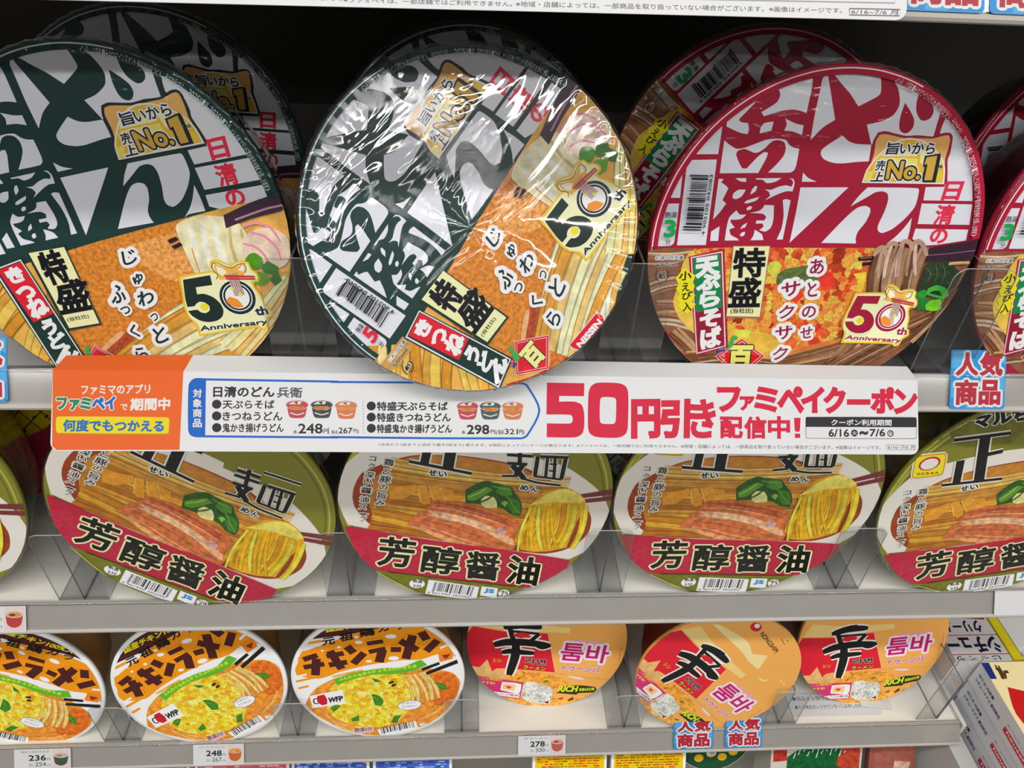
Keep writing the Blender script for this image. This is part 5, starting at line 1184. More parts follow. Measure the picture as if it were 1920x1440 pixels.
BANNER = [
 ('Q','f6681c','flat',[0,0,632,4,623,-395,30,-398,9,-378]),
 ('T','ファミマのアプリ','f6f0ea',0.06,[],[141,-121,472,-114,140,-74]),
 ('T','ファ','1c8c5c',0.14,[('f6f4f0',0.3)],[30,-198,133,-195,26,-142]),
 ('T','ミ','1c8c5c',0.16,[('f6f4f0',0.3)],[140,-193,185,-192,142,-141]),
 ('T','ペイ','1c70c8',0.14,[('f6f4f0',0.3)],[200,-195,308,-191,194,-136]),
 ('T','で','f6f0ea',0.06,[],[333,-197,365,-197,332,-168]),
 ('T','期間中','f6f0ea',0.09,[],[380,-198,569,-193,381,-140]),
 ('P','c8a010','flat',[25,-244,33,-235,566,-235,572,-241,572,-310,565,-319,36,-318,28,-310]),
 ('P','f6e010','flat',[24,-240,33,-232,559,-232,568,-240,567,-304,559,-313,36,-313,26,-304]),
 ('T','何度でもつかえる','1c74c0',0.09,[],[60,-304,542,-304,60,-248]),
 ('P','0868cc','flat',[694,-33,744,-34,747,-328,702,-331,675,-321,663,-294,659,-71,672,-45]),
 ('L','0868cc',10.5,0,'flat',[706,-39,1403,-43]),
 ('L','0868cc',10.5,0,'flat',[705,-326,1408,-328]),
 ('L','0868cc',10.5,0,'flat',[1365,-45,2079,-42,2350,-41]),
 ('L','0868cc',10.5,0,'flat',[1370,-326,1922,-329,2348,-327]),
 ('L','0868cc',10.5,0,'flat',[2350,-41,2372,-52,2438,-181,2374,-313,2348,-327]),
 ('T','対','f6f0ea',0.06,[],[684,-131,725,-130,683,-90]),
 ('T','象','f6f0ea',0.06,[],[685,-180,726,-180,684,-139]),
 ('T','商','f6f0ea',0.06,[],[686,-230,727,-229,685,-189]),
 ('T','品','f6f0ea',0.06,[],[687,-280,729,-280,686,-240]),
 ('T','日清のどん','28262c',0.07,[],[783,-127,1083,-125,783,-75]),
 ('T','兵衛','5c5a60',0.05,[],[1099,-127,1223,-127,1098,-75]),
 ('D','28262c',0.0,[800,-164,23,23]),
 ('T','天ぷらそば','28262c',0.05,[],[830,-186,1085,-184,829,-144]),
 ('D','28262c',0.0,[801,-223,23,23]),
 ('T','きつねうどん','28262c',0.05,[],[832,-245,1126,-243,831,-202]),
 ('D','28262c',0.0,[803,-282,23,23]),
 ('T','鬼かき揚げうどん','28262c',0.05,[],[833,-304,1133,-302,832,-261]),
 ('T','各','28262c',0.03,[],[1183,-309,1201,-309,1183,-293]),
 ('T','248','28262c',0.06,[],[1209,-308,1328,-307,1208,-260]),
 ('T','円','28262c',0.04,[],[1334,-307,1359,-307,1334,-285]),
 ('T','税込各','28262c',0.02,[],[1374,-309,1405,-309,1373,-291]),
 ('T','267','28262c',0.05,[],[1410,-307,1478,-307,1410,-278]),
 ('T','円)','28262c',0.03,[],[1484,-306,1511,-309,1483,-283]),
 ('T','(','28262c',0.04,[],[1356,-310,1362,-310,1355,-279]),
 ('L','8a888c',3.2,0,'flat',[1532,-146,1531,-152]),
 ('L','8a888c',3.2,0,'flat',[1532,-161,1531,-167]),
 ('L','8a888c',3.2,0,'flat',[1532,-176,1531,-182]),
 ('L','8a888c',3.2,0,'flat',[1532,-191,1532,-197]),
 ('L','8a888c',3.2,0,'flat',[1533,-206,1532,-212]),
 ('L','8a888c',3.2,0,'flat',[1533,-221,1532,-228]),
 ('L','8a888c',3.2,0,'flat',[1533,-236,1532,-243]),
 ('L','8a888c',3.2,0,'flat',[1533,-251,1533,-258]),
 ('L','8a888c',3.2,0,'flat',[1534,-266,1533,-273]),
 ('L','8a888c',3.2,0,'flat',[1534,-282,1533,-288]),
 ('L','8a888c',3.2,0,'flat',[1534,-297,1533,-303]),
 ('D','28262c',0.0,[1572,-166,23,23]),
 ('T','特盛天ぷらそば','28262c',0.06,[],[1602,-189,1962,-186,1601,-145]),
 ('D','28262c',0.0,[1573,-223,23,23]),
 ('T','特盛きつねうどん','28262c',0.06,[],[1602,-246,1977,-243,1602,-202]),
 ('D','28262c',0.0,[1574,-280,23,23]),
 ('T','特盛鬼かき揚げうどん','28262c',0.06,[],[1603,-303,1984,-301,1603,-260]),
 ('T','各','28262c',0.03,[],[2036,-306,2055,-306,2036,-289]),
 ('T','298','28262c',0.08,[],[2065,-306,2177,-305,2064,-260]),
 ('T','円(','28262c',0.04,[],[2185,-307,2221,-310,2185,-283]),
 ('T','税込各','28262c',0.02,[],[2225,-307,2254,-306,2225,-283]),
 ('T','321','28262c',0.05,[],[2259,-306,2326,-306,2259,-279]),
 ('T','円)','28262c',0.03,[],[2332,-308,2360,-309,2332,-282]),
 ('P','c84858','flat',[2012,-168,2118,-167,2107,-220,2093,-230,2037,-231,2024,-220]),
 ('D','e8c8c0',0.0,[2065,-163,58,25]),
 ('D','c84858',0.0,[2065,-163,54,22]),
 ('P','e8e4e0','flat',[2020,-160,2048,-144,2089,-145,2081,-160]),
 ('P','e09040','mottle',[2025,-170,2105,-169,2097,-190,2037,-191]),
 ('L','f0e4dc',5.6,0,'flat',[2029,-204,2065,-215,2101,-204]),
 ('P','8a1c30','flat',[2044,-148,2068,-145,2065,-160]),
 ('P','486060','flat',[2129,-167,2235,-166,2225,-219,2211,-229,2155,-230,2141,-220]),
 ('D','e8c8c0',0.0,[2182,-162,58,25]),
 ('D','486060',0.0,[2182,-162,54,22]),
 ('P','e8e4e0','flat',[2138,-159,2166,-143,2206,-144,2198,-159]),
 ('P','e09040','mottle',[2142,-169,2223,-168,2215,-189,2154,-190]),
 ('L','f0e4dc',5.6,0,'flat',[2146,-203,2183,-214,2219,-203]),
 ('P','1c3430','flat',[2162,-147,2186,-144,2182,-159]),
 ('P','e08050','flat',[2245,-166,2352,-165,2341,-218,2327,-229,2271,-229,2257,-219]),
 ('D','e8c8c0',0.0,[2299,-161,58,25]),
 ('D','e08050',0.0,[2299,-161,54,22]),
 ('P','e8e4e0','flat',[2254,-158,2282,-142,2323,-143,2315,-158]),
 ('P','e09040','mottle',[2258,-168,2339,-167,2331,-188,2270,-189]),
 ('L','f0e4dc',5.6,0,'flat',[2262,-202,2299,-213,2335,-202]),
 ('P','a03818','flat',[2278,-146,2302,-143,2298,-158]),
 ('P','e08050','flat',[1394,-171,1497,-170,1487,-222,1474,-232,1419,-232,1406,-222]),
 ('D','e8c8c0',0.0,[1445,-165,58,25]),
 ('D','e08050',0.0,[1445,-165,54,22]),
 ('P','e8e4e0','flat',[1402,-163,1429,-147,1469,-148,1461,-162]),
 ('P','e09040','mottle',[1406,-172,1485,-171,1477,-192,1418,-193]),
 ('L','f0e4dc',5.6,0,'flat',[1411,-206,1446,-216,1481,-206]),
 ('P','b04020','flat',[1426,-151,1449,-148,1445,-162]),
 ('P','c84858','flat',[1148,-169,1250,-168,1240,-220,1227,-230,1173,-230,1160,-220]),
 ('D','e8c8c0',0.0,[1199,-164,58,25]),
 ('D','c84858',0.0,[1199,-164,54,22]),
 ('P','e8e4e0','flat',[1156,-161,1183,-145,1222,-146,1214,-161]),
 ('P','e09040','mottle',[1160,-170,1238,-170,1231,-190,1172,-191]),
 ('L','f0e4dc',5.6,0,'flat',[1165,-204,1200,-214,1235,-204]),
 ('P','8a1c30','flat',[1179,-149,1202,-146,1199,-161]),
 ('P','3c4c4c','flat',[1271,-168,1374,-167,1364,-219,1351,-229,1296,-229,1283,-219]),
 ('D','e8c8c0',0.0,[1322,-163,58,25]),
 ('D','3c4c4c',0.0,[1322,-163,54,22]),
 ('P','e8e4e0','flat',[1279,-160,1306,-144,1345,-145,1338,-159]),
 ('P','e09040','mottle',[1283,-169,1361,-169,1354,-189,1295,-190]),
 ('L','f0e4dc',5.6,0,'flat',[1288,-203,1323,-213,1358,-203]),
 ('P','1c3430','flat',[1302,-148,1326,-145,1322,-160]),
 ('T','1点あたり1枚まで (1会計で最大5枚まで) 使えます。※地区によってパッケージが異なります。※ファミペイは、一部店舗ではご利用できません。','4a484c',0,[],[1614,-372,3172,-373,1614,-355]),
 ('T','※地域・店舗によっては、一部商品を取り扱っていない場合がございます。※画像はイメージです。','4a484c',0,[],[3189,-374,4283,-376,3189,-353]),
 ('L','7a787c',2.1,0,'flat',[4315,-351,4481,-352,4481,-376,4315,-377,4315,-351]),
 ('T','6/16~7/6 月','5a585c',0,[],[4322,-373,4474,-372,4322,-355]),
 ('P','e0143f','flat',[2477,-36,2674,-37,2672,-105,2542,-105,2541,-135,2622,-134,2660,-150,2673,-193,2674,-263,2664,-300,2628,-320,2477,-320,2478,-248,2601,-248,2612,-236,2612,-215,2601,-203,2475,-202]),
 ('P','e0143f','flat',[2741,-34,2856,-35,2894,-51,2907,-89,2905,-261,2895,-299,2856,-320,2742,-318,2704,-300,2694,-263,2696,-91,2709,-53]),
 ('P','ecedef','flat',[2769,-109,2831,-111,2842,-122,2840,-235,2829,-249,2769,-248,2757,-235,2758,-122]),
 ('T','円','e0143f',0.12,[],[2933,-315,3068,-312,2933,-129]),
 ('T','引','e0143f',0.11,[],[3086,-314,3227,-311,3090,-126]),
 ('T','き','e0143f',0.085,[],[3244,-315,3368,-312,3245,-124]),
 ('T','フ','e0143f',0.14,[],[3391,-173,3503,-172,3392,-57]),
 ('T','ァ','e0143f',0.14,[],[3512,-168,3583,-167,3512,-102]),
 ('T','ミ','e0143f',0.14,[],[3595,-172,3707,-171,3595,-53]),
 ('T','ペ','e0143f',0.14,[],[3723,-174,3849,-173,3724,-50]),
 ('T','イ','e0143f',0.14,[],[3852,-175,3963,-174,3853,-53]),
 ('T','ク','e0143f',0.14,[],[3977,-175,4081,-174,3978,-51]),
 ('T','ポ','e0143f',0.14,[],[4239,-175,4352,-174,4241,-48]),
 ('T','ン','e0143f',0.14,[],[4368,-176,4482,-175,4370,-58]),
 ('Q','e0143f','flat',[4097,-107,4229,-106,4228,-136,4097,-137]),
 ('T','配','e0143f',0.085,[],[3404,-316,3519,-316,3404,-210]),
 ('T','信','e0143f',0.085,[],[3536,-318,3648,-317,3536,-209]),
 ('T','中','e0143f',0.085,[],[3665,-317,3777,-316,3665,-206]),
 ('P','e0143f','flat',[3804,-209,3840,-209,3835,-277,3828,-283,3815,-283,3808,-277]),
 ('Q','e0143f','flat',[3808,-293,3837,-293,3837,-316,3808,-316]),
 ('P','8a888c','flat',[3874,-204,4479,-201,4486,-208,4484,-310,4477,-318,3875,-319,3868,-311,3868,-211]),
 ('P','ecedef','flat',[3875,-208,4478,-206,4482,-211,4481,-308,4475,-314,3877,-316,3871,-310,3872,-213]),
 ('P','24222a','flat',[3874,-204,4479,-201,4485,-208,4484,-255,3868,-257,3868,-211]),
 ('T','クーポン利用期間','f0f0f2',0.06,[],[4010,-248,4344,-247,4010,-216]),
 ('T','6/16','28262c',0.08,[],[3995,-308,4106,-308,3995,-269]),
 ('D','28262c',0.0,[4137,-288,19,19]),
 ('T','火','f0f0f2',0.03,[],[4126,-299,4150,-299,4126,-277]),
 ('T','~','28262c',0.2,[],[4169,-294,4209,-294,4169,-281]),
 ('T','7/6','28262c',0.08,[],[4223,-305,4307,-304,4223,-267]),
 ('D','28262c',0.0,[4338,-289,18,18]),
 ('D','ecedef',0.0,[4338,-289,13,13]),
 ('T','月','28262c',0.04,[],[4329,-298,4348,-297,4329,-279]),
]

BANNER_TOP = [
 ('T','1点あたり1枚まで(1会計で最大5枚まで)使えます。※地区によってパッケージが異なります。','5a585c',0,[],[-3321,17,-1985,17,-3318,31]),
 ('T','※ファミペイは、一部店舗ではご利用できません。','5a585c',0,[],[-1979,14,-1405,14,-1979,31]),
 ('T','※地域・店舗によっては、一部商品を取り扱っていない場合がございます。※画像はイメージです。','5a585c',0,[],[-1392,14,-237,19,-1392,33]),
 ('L','7a787c',4.1,0,'flat',[-209,36,-25,37,-27,15,-210,14,-209,36]),
 ('T','6/16~7/6 月','5a585c',0,[],[-203,17,-33,18,-202,33]),
 ('L','a8a8ac',4.1,0,'flat',[-1839,47,-45,59,-52,110]),
]

# lid centre (x, y, z below the eye), radius, lean back, yaw, spin
POSES={
 'gL':((-0.1706, 0.3389, -0.173),0.0865,11.2,-3.8,12.6),
 'gC':((0.0032, 0.3222, -0.1578),0.0804,22.8,1.3,53.0),
 'rd':((0.1805, 0.337, -0.1721),0.0869,11.0,0.0,0.0),
 'rd2':((0.3576, 0.337, -0.1721),0.0869,11.0,0.0,-1.0),
 'bL':((-0.1764, 0.4306, -0.1733),0.0830,9.6,1.2,-3.3),
 'bC':((0.003, 0.429, -0.174),0.0810,10.0,0.0,12.0),
 'bR':((0.1724, 0.4183, -0.1732),0.0865,9.9,0.0,-44.1),
 'bR2':((0.3862, 0.4183, -0.1725),0.0865,10.0,0.0,8.0),
 'r20':((-0.3652, 0.3368, -0.3549),0.0895,8.0,0.0,-20.0),
 'r21':((-0.1678, 0.326, -0.3576),0.0875,4.1,0.0,-31.3),
 'r22':((0.0099, 0.3288, -0.3549),0.0885,5.1,2.6,-11.3),
 'r23':((0.1882, 0.3301, -0.354),0.0895,4.4,0.0,0.0),
 'r24':((0.3687, 0.3282, -0.3562),0.0885,4.8,0.5,12.9),
 'r30':((-0.3584, 0.3396, -0.5825),0.0670,12.9,0.0,-34.9),
 'r31':((-0.2117, 0.3355, -0.5736),0.0692,12.5,1.9,17.9),
 'r32':((-0.0681, 0.3352, -0.5707),0.0710,11.4,0.0,0.0),
 'r33':((0.0746, 0.3692, -0.5745),0.0705,19.1,-1.5,-11.2),
 'r34':((0.2165, 0.3325, -0.5705),0.0705,9.0,0.0,-51.0),
 'r35':((0.3677, 0.3644, -0.5743),0.0700,19.0,1.2,-2.3),
}

# ---------------------------------------------------------------- materials of the place
M_rail = mat('rail_grey',(.42,.395,.36),.38,noise=(30,.05))
M_white = mat('shelf_white',(.76,.73,.66),.45,noise=(14,.04))
M_grey = mat('shelf_grey',(.50,.49,.48),.25,noise=(10,.08))
M_dark = mat('shelf_back',(.05,.047,.047),.6,noise=(9,.2))
M_post = mat('post_white',(.62,.62,.59),.4,noise=(18,.04))
M_clear = clear_mat('clear_acrylic',(.93,.935,.94),.05,.06)
M_edge = mat('acrylic_edge',(.09,.09,.09),.2)
M_edge2 = mat('acrylic_edge_light',(.42,.42,.42),.2)
M_cover = clear_mat('rail_cover',(.96,.96,.96),.06,.08)
EXPO=1.38   # the sloping strips and tags face the lamps, so they are lit more than the lids
M_paper = mat('paper_white',rgb('ecedef'),.42,noise=(25,.012))
M_paper_o = mat('paper_orange',rgb('f6681c'),.42)
EXPO=.80
M_film = clear_mat('shrink_film',(.985,.985,.985),.045,.05,.0009,38,(1,2.2,1))
M_filmw = clear_mat('shrink_film_creased',(.98,.98,.985),.085,.045,.0019,13,(1,2.6,1),True)
M_inkcoat = print_mat('ink_glossy','flat',.25,.25)

# ---------------------------------------------------------------- room shell
def struct(name,bx,m):
    b=MB(); b.box(*bx,m); o=link(name,b.mesh(name)); o['kind']='structure'; return o
struct('floor',(-3,3,-4.2,1.2,-.02,0),mat('floor_tile',(.30,.29,.27),.25,noise=(4,.06)))
struct('ceiling',(-3,3,-4.2,1.2,2.72,2.76),mat('ceiling_panel',(.8,.8,.78),.7,noise=(6,.03)))
struct('wall_back',(-3,3,.84,.90,0,2.72),mat('wall_paint',(.35,.34,.33),.7,noise=(6,.05)))
for i,(x,y,z,p) in enumerate(TUBES):
    b=MB(); b.box(x-2.15,x+2.15,y-.09,y+.09,z+.035,z+.06,mat('lamp_housing',(.8,.8,.8),.4)); 
    r=link('ceiling_lamp',b.mesh('ceiling_lamp'))
    tag(r,['long ceiling lamp nearest the noodle shelves','long ceiling lamp in the middle of the aisle','long ceiling lamp farthest from the noodle shelves'][i],'lamp','ceiling lamps over the aisle')
    for s in (-1,1):
        b=MB(); b.box(x+s*2.13-.02,x+s*2.13+.02,y-.06,y+.06,z+.0,z+.035,mat('lamp_housing')); link('end_cap',b.mesh('end_cap'),r)

# ---------------------------------------------------------------- shelves
ZT=[CAMZ-.0425,CAMZ-.2425,CAMZ-.4415,CAMZ-.6378,CAMZ-.8750]
YT=.320; TILT=math.radians(35); RH=.0197
def face(zt,h,off=0):      # point h down the sloping rail face, off in front of it
    return (YT-h*math.sin(TILT)-off*math.cos(TILT), zt-h*math.cos(TILT)+off*math.sin(TILT))
names=['store shelf along the top edge holding the upper coupon strip','store shelf carrying the big green and red noodle bowls','store shelf carrying the olive ramen bowls','store shelf carrying the chicken ramen and orange spicy noodle bowls','bottom store shelf under the blue, pink and yellow packs']
shelf_mats=[M_white,M_grey,M_white,M_white,M_white]
for k,zt in enumerate(ZT):
    x0,x1=-1.3,(1.3 if k<1 else .452)
    r=empty('store_shelf',(0,YT,zt)); tag(r,names[k],'shelf')
    b=MB(); sm=shelf_mats[k]
    dz=-.0132 if k==1 else 0
    b.box(x0,x1,.0035,.49,(-.0186 if k==1 else -.016),-.0022+dz,sm)
    if k!=1: b.box(x0,x1,.0035,.012,-.020,-.016,sm)
    link('shelf_board',b.mesh('shelf_board'),r)
    b=MB(); P=lambda h,o:(face(0,h,o)[0]-YT,face(0,h,o)[1])
    b.prism([P(.0008,0),P(RH-.001,0),P(RH-.001,-.0016),P(.0008,-.0016)],x0,x1,M_rail)
    b.prism([(-.0012,.0003),(.0016,.0003),(.0016,-.0016),(-.0006,-.0016)],x0,x1,M_rail)
    b.prism([P(RH-.0022,.0012),P(RH,.0016),P(RH+.001,.0006),P(RH+.0006,-.0016),P(RH-.001,-.0016)],x0,x1,M_rail)
    b.prism([P(RH-.001,-.001),(.004,P(RH,0)[1]+.001),(.004,P(RH,0)[1]+.003),P(RH-.003,-.001)],x0,x1,M_rail)
    link('price_rail',b.mesh('price_rail'),r)
    b=MB(); b.prism([P(.0,.0016),P(RH-.003,.0016),P(RH-.003,.0009),P(.0,.0009)],x0,x1,M_cover)
    c=[P(.0,.0012)]; b.prism([(c[0][0]+.0013*math.cos(a),c[0][1]+.0013*math.sin(a)) for a in [i*math.pi/4 for i in range(8)]],x0,x1,M_cover,True)
    link('rail_cover',b.mesh('rail_cover'),r)
    if k and k<5:
        b=MB(); b.box(x1,x1+.004,-.004,.47,-.020,.0015,M_post); link('end_plate',b.mesh('end_plate'),r)
b=MB(); b.box(-1.3,1.3,.815,.83,CAMZ-1.0,CAMZ+.3,M_dark); tag(link('back_panel',b.mesh('back_panel')),'dark back panel closing the shelves behind the noodle bowls','panel')
b=MB(); b.box(.4535,.470,.16,.80,CAMZ-1.1,CAMZ-.672,M_post); b.box(.4535,.470,.16,.162,CAMZ-1.1,CAMZ-.67,M_post)
tag(link('side_panel',b.mesh('side_panel')),'white end panel of the shelving at the lower right below the last orange bowl','panel')
b=MB(); b.box(.519,.9,.364,.80,CAMZ-.614,CAMZ-.600,M_post); b.box(.519,.9,.361,.364,CAMZ-.618,CAMZ-.598,M_post)
tag(link('shelf_tray',b.mesh('shelf_tray')),'plain white shelf of the next unit at the right edge, above the boxed roux','shelf')
b=MB(); b.box(.472,.9,.15,.80,CAMZ-.703,CAMZ-.690,M_post)
tag(link('shelf_tray',b.mesh('shelf_tray')),'lower white shelf of the next unit, under the pile of white-sided roux boxes','shelf')

# ---------------------------------------------------------------- clear dividers
def divider_mesh(h,w):
    e=.0011; out={}
    b=MB(); b.box(-e/2,e/2,0,.36,0,h,M_clear,me=(M_edge,0)); out['side_panel']=b.mesh('side_panel')
    # front tab with round upper corners, in the x-z plane
    r=.007; pr=[(-w/2,0),(w/2,0)]
    pr+=[(w/2-r+r*math.cos(a),h-r+r*math.sin(a)) for a in [i*math.pi/12 for i in range(7)]]
    pr+=[(-w/2+r+r*math.cos(a),h-r+r*math.sin(a)) for a in [math.pi/2+i*math.pi/12 for i in range(7)]]
    b=MB(); n=len(pr); t=.0008; vs=[(x,-t,z) for x,z in pr]+[(x,0,z) for x,z in pr]
    b.add(vs,[tuple(range(n)),tuple(range(2*n-1,n-1,-1))],M_clear); b.add(vs,[(i,(i+1)%n,n+(i+1)%n,n+i) for i in range(n)],M_edge2); out['front_tab']=b.mesh('front_tab')
    b=MB(); b.box(-w/2,-e/2,.0002,.36,0,.0009,M_clear,me=(M_edge2,2)); b.box(e/2,w/2,.0002,.36,0,.0009,M_clear,me=(M_edge2,2)); out['base_flange']=b.mesh('base_flange')
    return out
DM={1:divider_mesh(.081,.034),2:divider_mesh(.067,.033),3:divider_mesh(.054,.030)}
DIV=[(1,-.0832,'between the large tilted green bowl and the left green bowl'),(1,.0900,'between the front green bowl and the red bowl'),(1,.2700,'between the two red bowls at the right'),
 (2,-.2590,'left of the leftmost full ramen bowl'),(2,-.0780,'between the first and second full ramen bowls'),(2,.0990,'between the second and third ramen bowls'),(2,.2745,'between the third ramen bowl and the one cut by the right edge'),
 (3,-.2860,'between the two chicken ramen bowls at the left'),(3,-.1405,'between the second and third chicken ramen bowls'),(3,.0005,'between the last chicken ramen bowl and the first orange bowl'),(3,.1440,'left of the twisted orange bowl'),(3,.2850,'between the twisted orange bowl and the last orange bowl')]
for row,x,w in DIV:
    o=empty('shelf_divider',(x,.3245,ZT[row]-(.0153 if row==1 else .0021))); tag(o,'clear acrylic divider '+w,'divider','clear shelf dividers')
    for n,m in DM[row].items(): link(n,m,o)
o=empty('shelf_divider',(.4235,.3245,ZT[3]-.002)); tag(o,'clear acrylic end guard at the right end of the chicken and orange bowl shelf','divider','clear shelf dividers')
b=MB(); b.box(-.010,.010,0,.0012,0,.100,M_clear,me=(M_edge2,1)); link('front_tab',b.mesh('front_tab'),o)
b=MB(); b.box(.0089,.010,.0012,.36,0,.060,M_clear,me=(M_edge,0)); link('side_panel',b.mesh('side_panel'),o)

# ---------------------------------------------------------------- noodle bowls
def swap(ops,d):
    out=[]
    for o in ops:
        o=list(o)
        if o[0]=='T': o[2]=d.get(o[2],o[2])
        elif len(o)>1 and isinstance(o[1],str): o[1]=d.get(o[1],o[1])
        out.append(tuple(o))
    return out

def ink_layers(art,opslist):
    """each op is printed on the lowest layer that clears everything it overlaps"""
    seen=[]
    for o in opslist:
        q=o[-1] if isinstance(o[-1],list) else None
        if o[0]=='A': bb=(-1.1,-1.1,1.1,1.1)
        elif o[0]=='D': r_=max(q[2],q[3])/1000; bb=(q[0]/1000-r_,q[1]/1000-r_,q[0]/1000+r_,q[1]/1000+r_)
        else:
            xs=q[0::2]; ys=q[1::2]; e=.004
            if o[0]=='L': e=o[2]/1000
            if o[0]=='S': e=(max(o[3],o[4])+abs(o[6])+o[5])/1000
            if o[0] in 'TB':
                p4=(q[2]+q[4]-q[0],q[3]+q[5]-q[1]); xs=xs+[p4[0]]; ys=ys+[p4[1]]
                if o[0]=='T': e=(max([0]+[h[1] for h in o[4]])*.5+.02)*math.hypot(q[4]-q[0],q[5]-q[1])/1000
                else: e=.02
            bb=(min(xs)/1000-e,min(ys)/1000-e,max(xs)/1000+e,max(ys)/1000+e)
        lay=2
        for b2,top in seen:
            if b2[0]<bb[2] and bb[0]<b2[2] and b2[1]<bb[3] and bb[1]<b2[3]: lay=max(lay,top)
        art.lay=lay; play(art,[o]); seen.append((bb,art.lay))
    art.lay=max([t for _,t in seen]+[1])

def lid_mesh(name,base,ops,R,clip=.996,rim=None,box=None):
    a=Art(R,clip)
    a.STEP=1.5e-5
    a.lay=1; a.disc(base,0,0,clip,n=96)
    ink_layers(a,ops)
    return a.mesh(name)

def film_mesh(R,depth,m,seed=1,amp=.0006):
    rnd=random.Random(seed); b=MB(); n=180; vs=[];fs=[]
    rings=[(0,.0016),(.2,.0017),(.4,.0018),(.6,.0018),(.78,.0016),(.88,.0013),(.93,.0011),(.96,.0010),(.985,.0012),(1.0,.0008),(1.012,-.001),(1.008,-.004),(.985,-.010),(.93,-.024),(.86,-.042)]
    ph=[rnd.uniform(0,6.28) for _ in range(6)]
    for r,z in rings:
        for i in range(n):
            t=2*math.pi*i/n
            w=sum(math.sin((3+2*k)*t+ph[k]+r*5)*.12 for k in range(5))
            zz=depth+z+(w*amp*.8*(1-abs(r-.55)) if r<.95 else 0)
            if .92<=r<=1.0: zz+=amp*.9*math.sin(i*math.pi*.66+ph[0])*(.6+.4*math.sin(5*t+ph[1]))
            if r>1.005: rr=r*(1+.0035*math.sin(i*math.pi*.7+ph[2]))
            else: rr=r
            vs.append((rr*R*math.cos(t),rr*R*math.sin(t),zz))
    for j in range(len(rings)-1):
        for i in range(n): fs.append((j*n+i,j*n+(i+1)%n,(j+1)*n+(i+1)%n,(j+1)*n+i))
    b.add(vs,[tuple(reversed(f)) for f in fs],m,True); return b.mesh('shrink_film')

def bowl_meshes(R,depth,body_m,rim_m,lip=.0,taper=.72):
    b=MB(); b.lathe([(R*taper*.96,0),(R*taper,.001),(R*(taper+.10),depth*.4),(R*.90,depth*.82),(R*.955,depth-.006),(R*.962,depth-.003)],body_m); b.disc(R*taper*.96,.0,body_m,up=False)
    body=b.mesh('bowl')
    b=MB(); b.lathe([(R*.955,depth-.0045),(R*.990,depth-.0042),(R*.997,depth-.0022),(R*.994,depth-.0006),(R*.985,depth-.0001),(R*.93,depth-.0002),(R*.0,depth-.0003)],rim_m,96)
    rim=b.mesh('rim'); return body,rim

DEP={'yellow':.060,'green':.062,'red':.062,'ramen':.060,'chicken':.062,'shin':.060}
R0_={'yellow':.0885,'green':.082,'red':.082,'ramen':.0885,'chicken':.071,'shin':.0705}
GR='1d3834'; RDC='a01c36'
ring=lambda c,r,a0,a1,w:('L',c,w,0,'flat',sum([[int(1000*r*math.cos(math.radians(a0+(a1-a0)*i/40))),int(1000*r*math.sin(math.radians(a0+(a1-a0)*i/40)))] for i in range(41)],[]))
lids={}
g_sw={'BASE':GR,'BASE2':'22302c','d8304c':'e03048'}; r_sw={'BASE':RDC,'BASE2':'982038','WH2':'e8d0d4'}
lids['green']=lid_mesh('lid',GR,[ring('c8d4d4',.977,66,181,7)]+swap(LOGO,g_sw)+GREEN[:-1]+[ring(GR,.970,4,181,46),ring('c8d4d4',.979,66,181,7)]+GREEN[-1:]+GREEN_BAR,.082)
lids['red']=lid_mesh('lid',RDC,[ring('e8d0d4',.977,66,181,7)]+swap(LOGO,r_sw)+swap(RED[:-1],r_sw)+[ring(RDC,.970,4,181,46),ring('e8d0d4',.979,66,181,7)]+RED[-1:]+RED_BAR,.082)
lids['ramen']=lid_mesh('lid','7c7a2a',[ring('a8a648',.955,0,360,14),ring('5c5c1c',.925,0,360,10)]+RAMEN,.0885)
net=[('L','3c3010',9,0,'flat',[-1000,y,1000,y+120]) for y in range(-1000,1000,120)]+[('L','3c3010',9,0,'flat',[x,-1000,x+160,1000]) for x in range(-1000,1000,140)]
rn=random.Random(8); net+=[('Q','3c3010','flat',[x,y,x+40,y+6,x+38,y+22,x-2,y+16]) for x,y in [(rn.randint(-900,900),rn.randint(-900,900)) for _ in range(160)]]
lids['yellow']=lid_mesh('lid','c0a418',net+[('P','a02840','flat',[-900,-700,0,-500,900,-700,0,-1000])],.0885)
lids['chicken']=lid_mesh('lid','e6e4e4',CHICKEN,.071,.95)
lids['shin']=lid_mesh('lid','e2a252',SHIN,.0705)
bm={'yellow':(mat('bowl_brown',rgb('4c3820'),.3),mat('rim_yellow',rgb('a89020'),.3)),'green':(mat('bowl_green',rgb('182c2a'),.3),mat('rim_green',rgb('1d3834'),.3)),
    'red':(mat('bowl_red',rgb('5c1424'),.3),mat('rim_red',rgb('a01c36'),.3)),
    'ramen':(mat('bowl_olive',rgb('5c5a20'),.25,coat=.5),mat('rim_olive',rgb('8c8a34'),.22,coat=.5)),
    'chicken':(mat('bowl_cream',rgb('b08850'),.4),mat('rim_white',rgb('e4e2e2'),.35)),
    'shin':(mat('bowl_maroon',rgb('6c2418'),.35),mat('rim_orange',rgb('e0a050'),.35))}
meshes={}
for k in lids:
    body,rim=bowl_meshes(R0_[k],DEP[k],*bm[k]); meshes[k]=(lids[k],body,rim)
films={'green':film_mesh(.082,.062,M_film,2),'red':film_mesh(.082,.062,M_film,5),'greenw':film_mesh(.082,.062,M_filmw,7,.0012)}
film_ramen=film_mesh(.0885,.060,clear_mat('over_wrap',(.98,.98,.95),.035,.12,.0008,30),9,.0004)

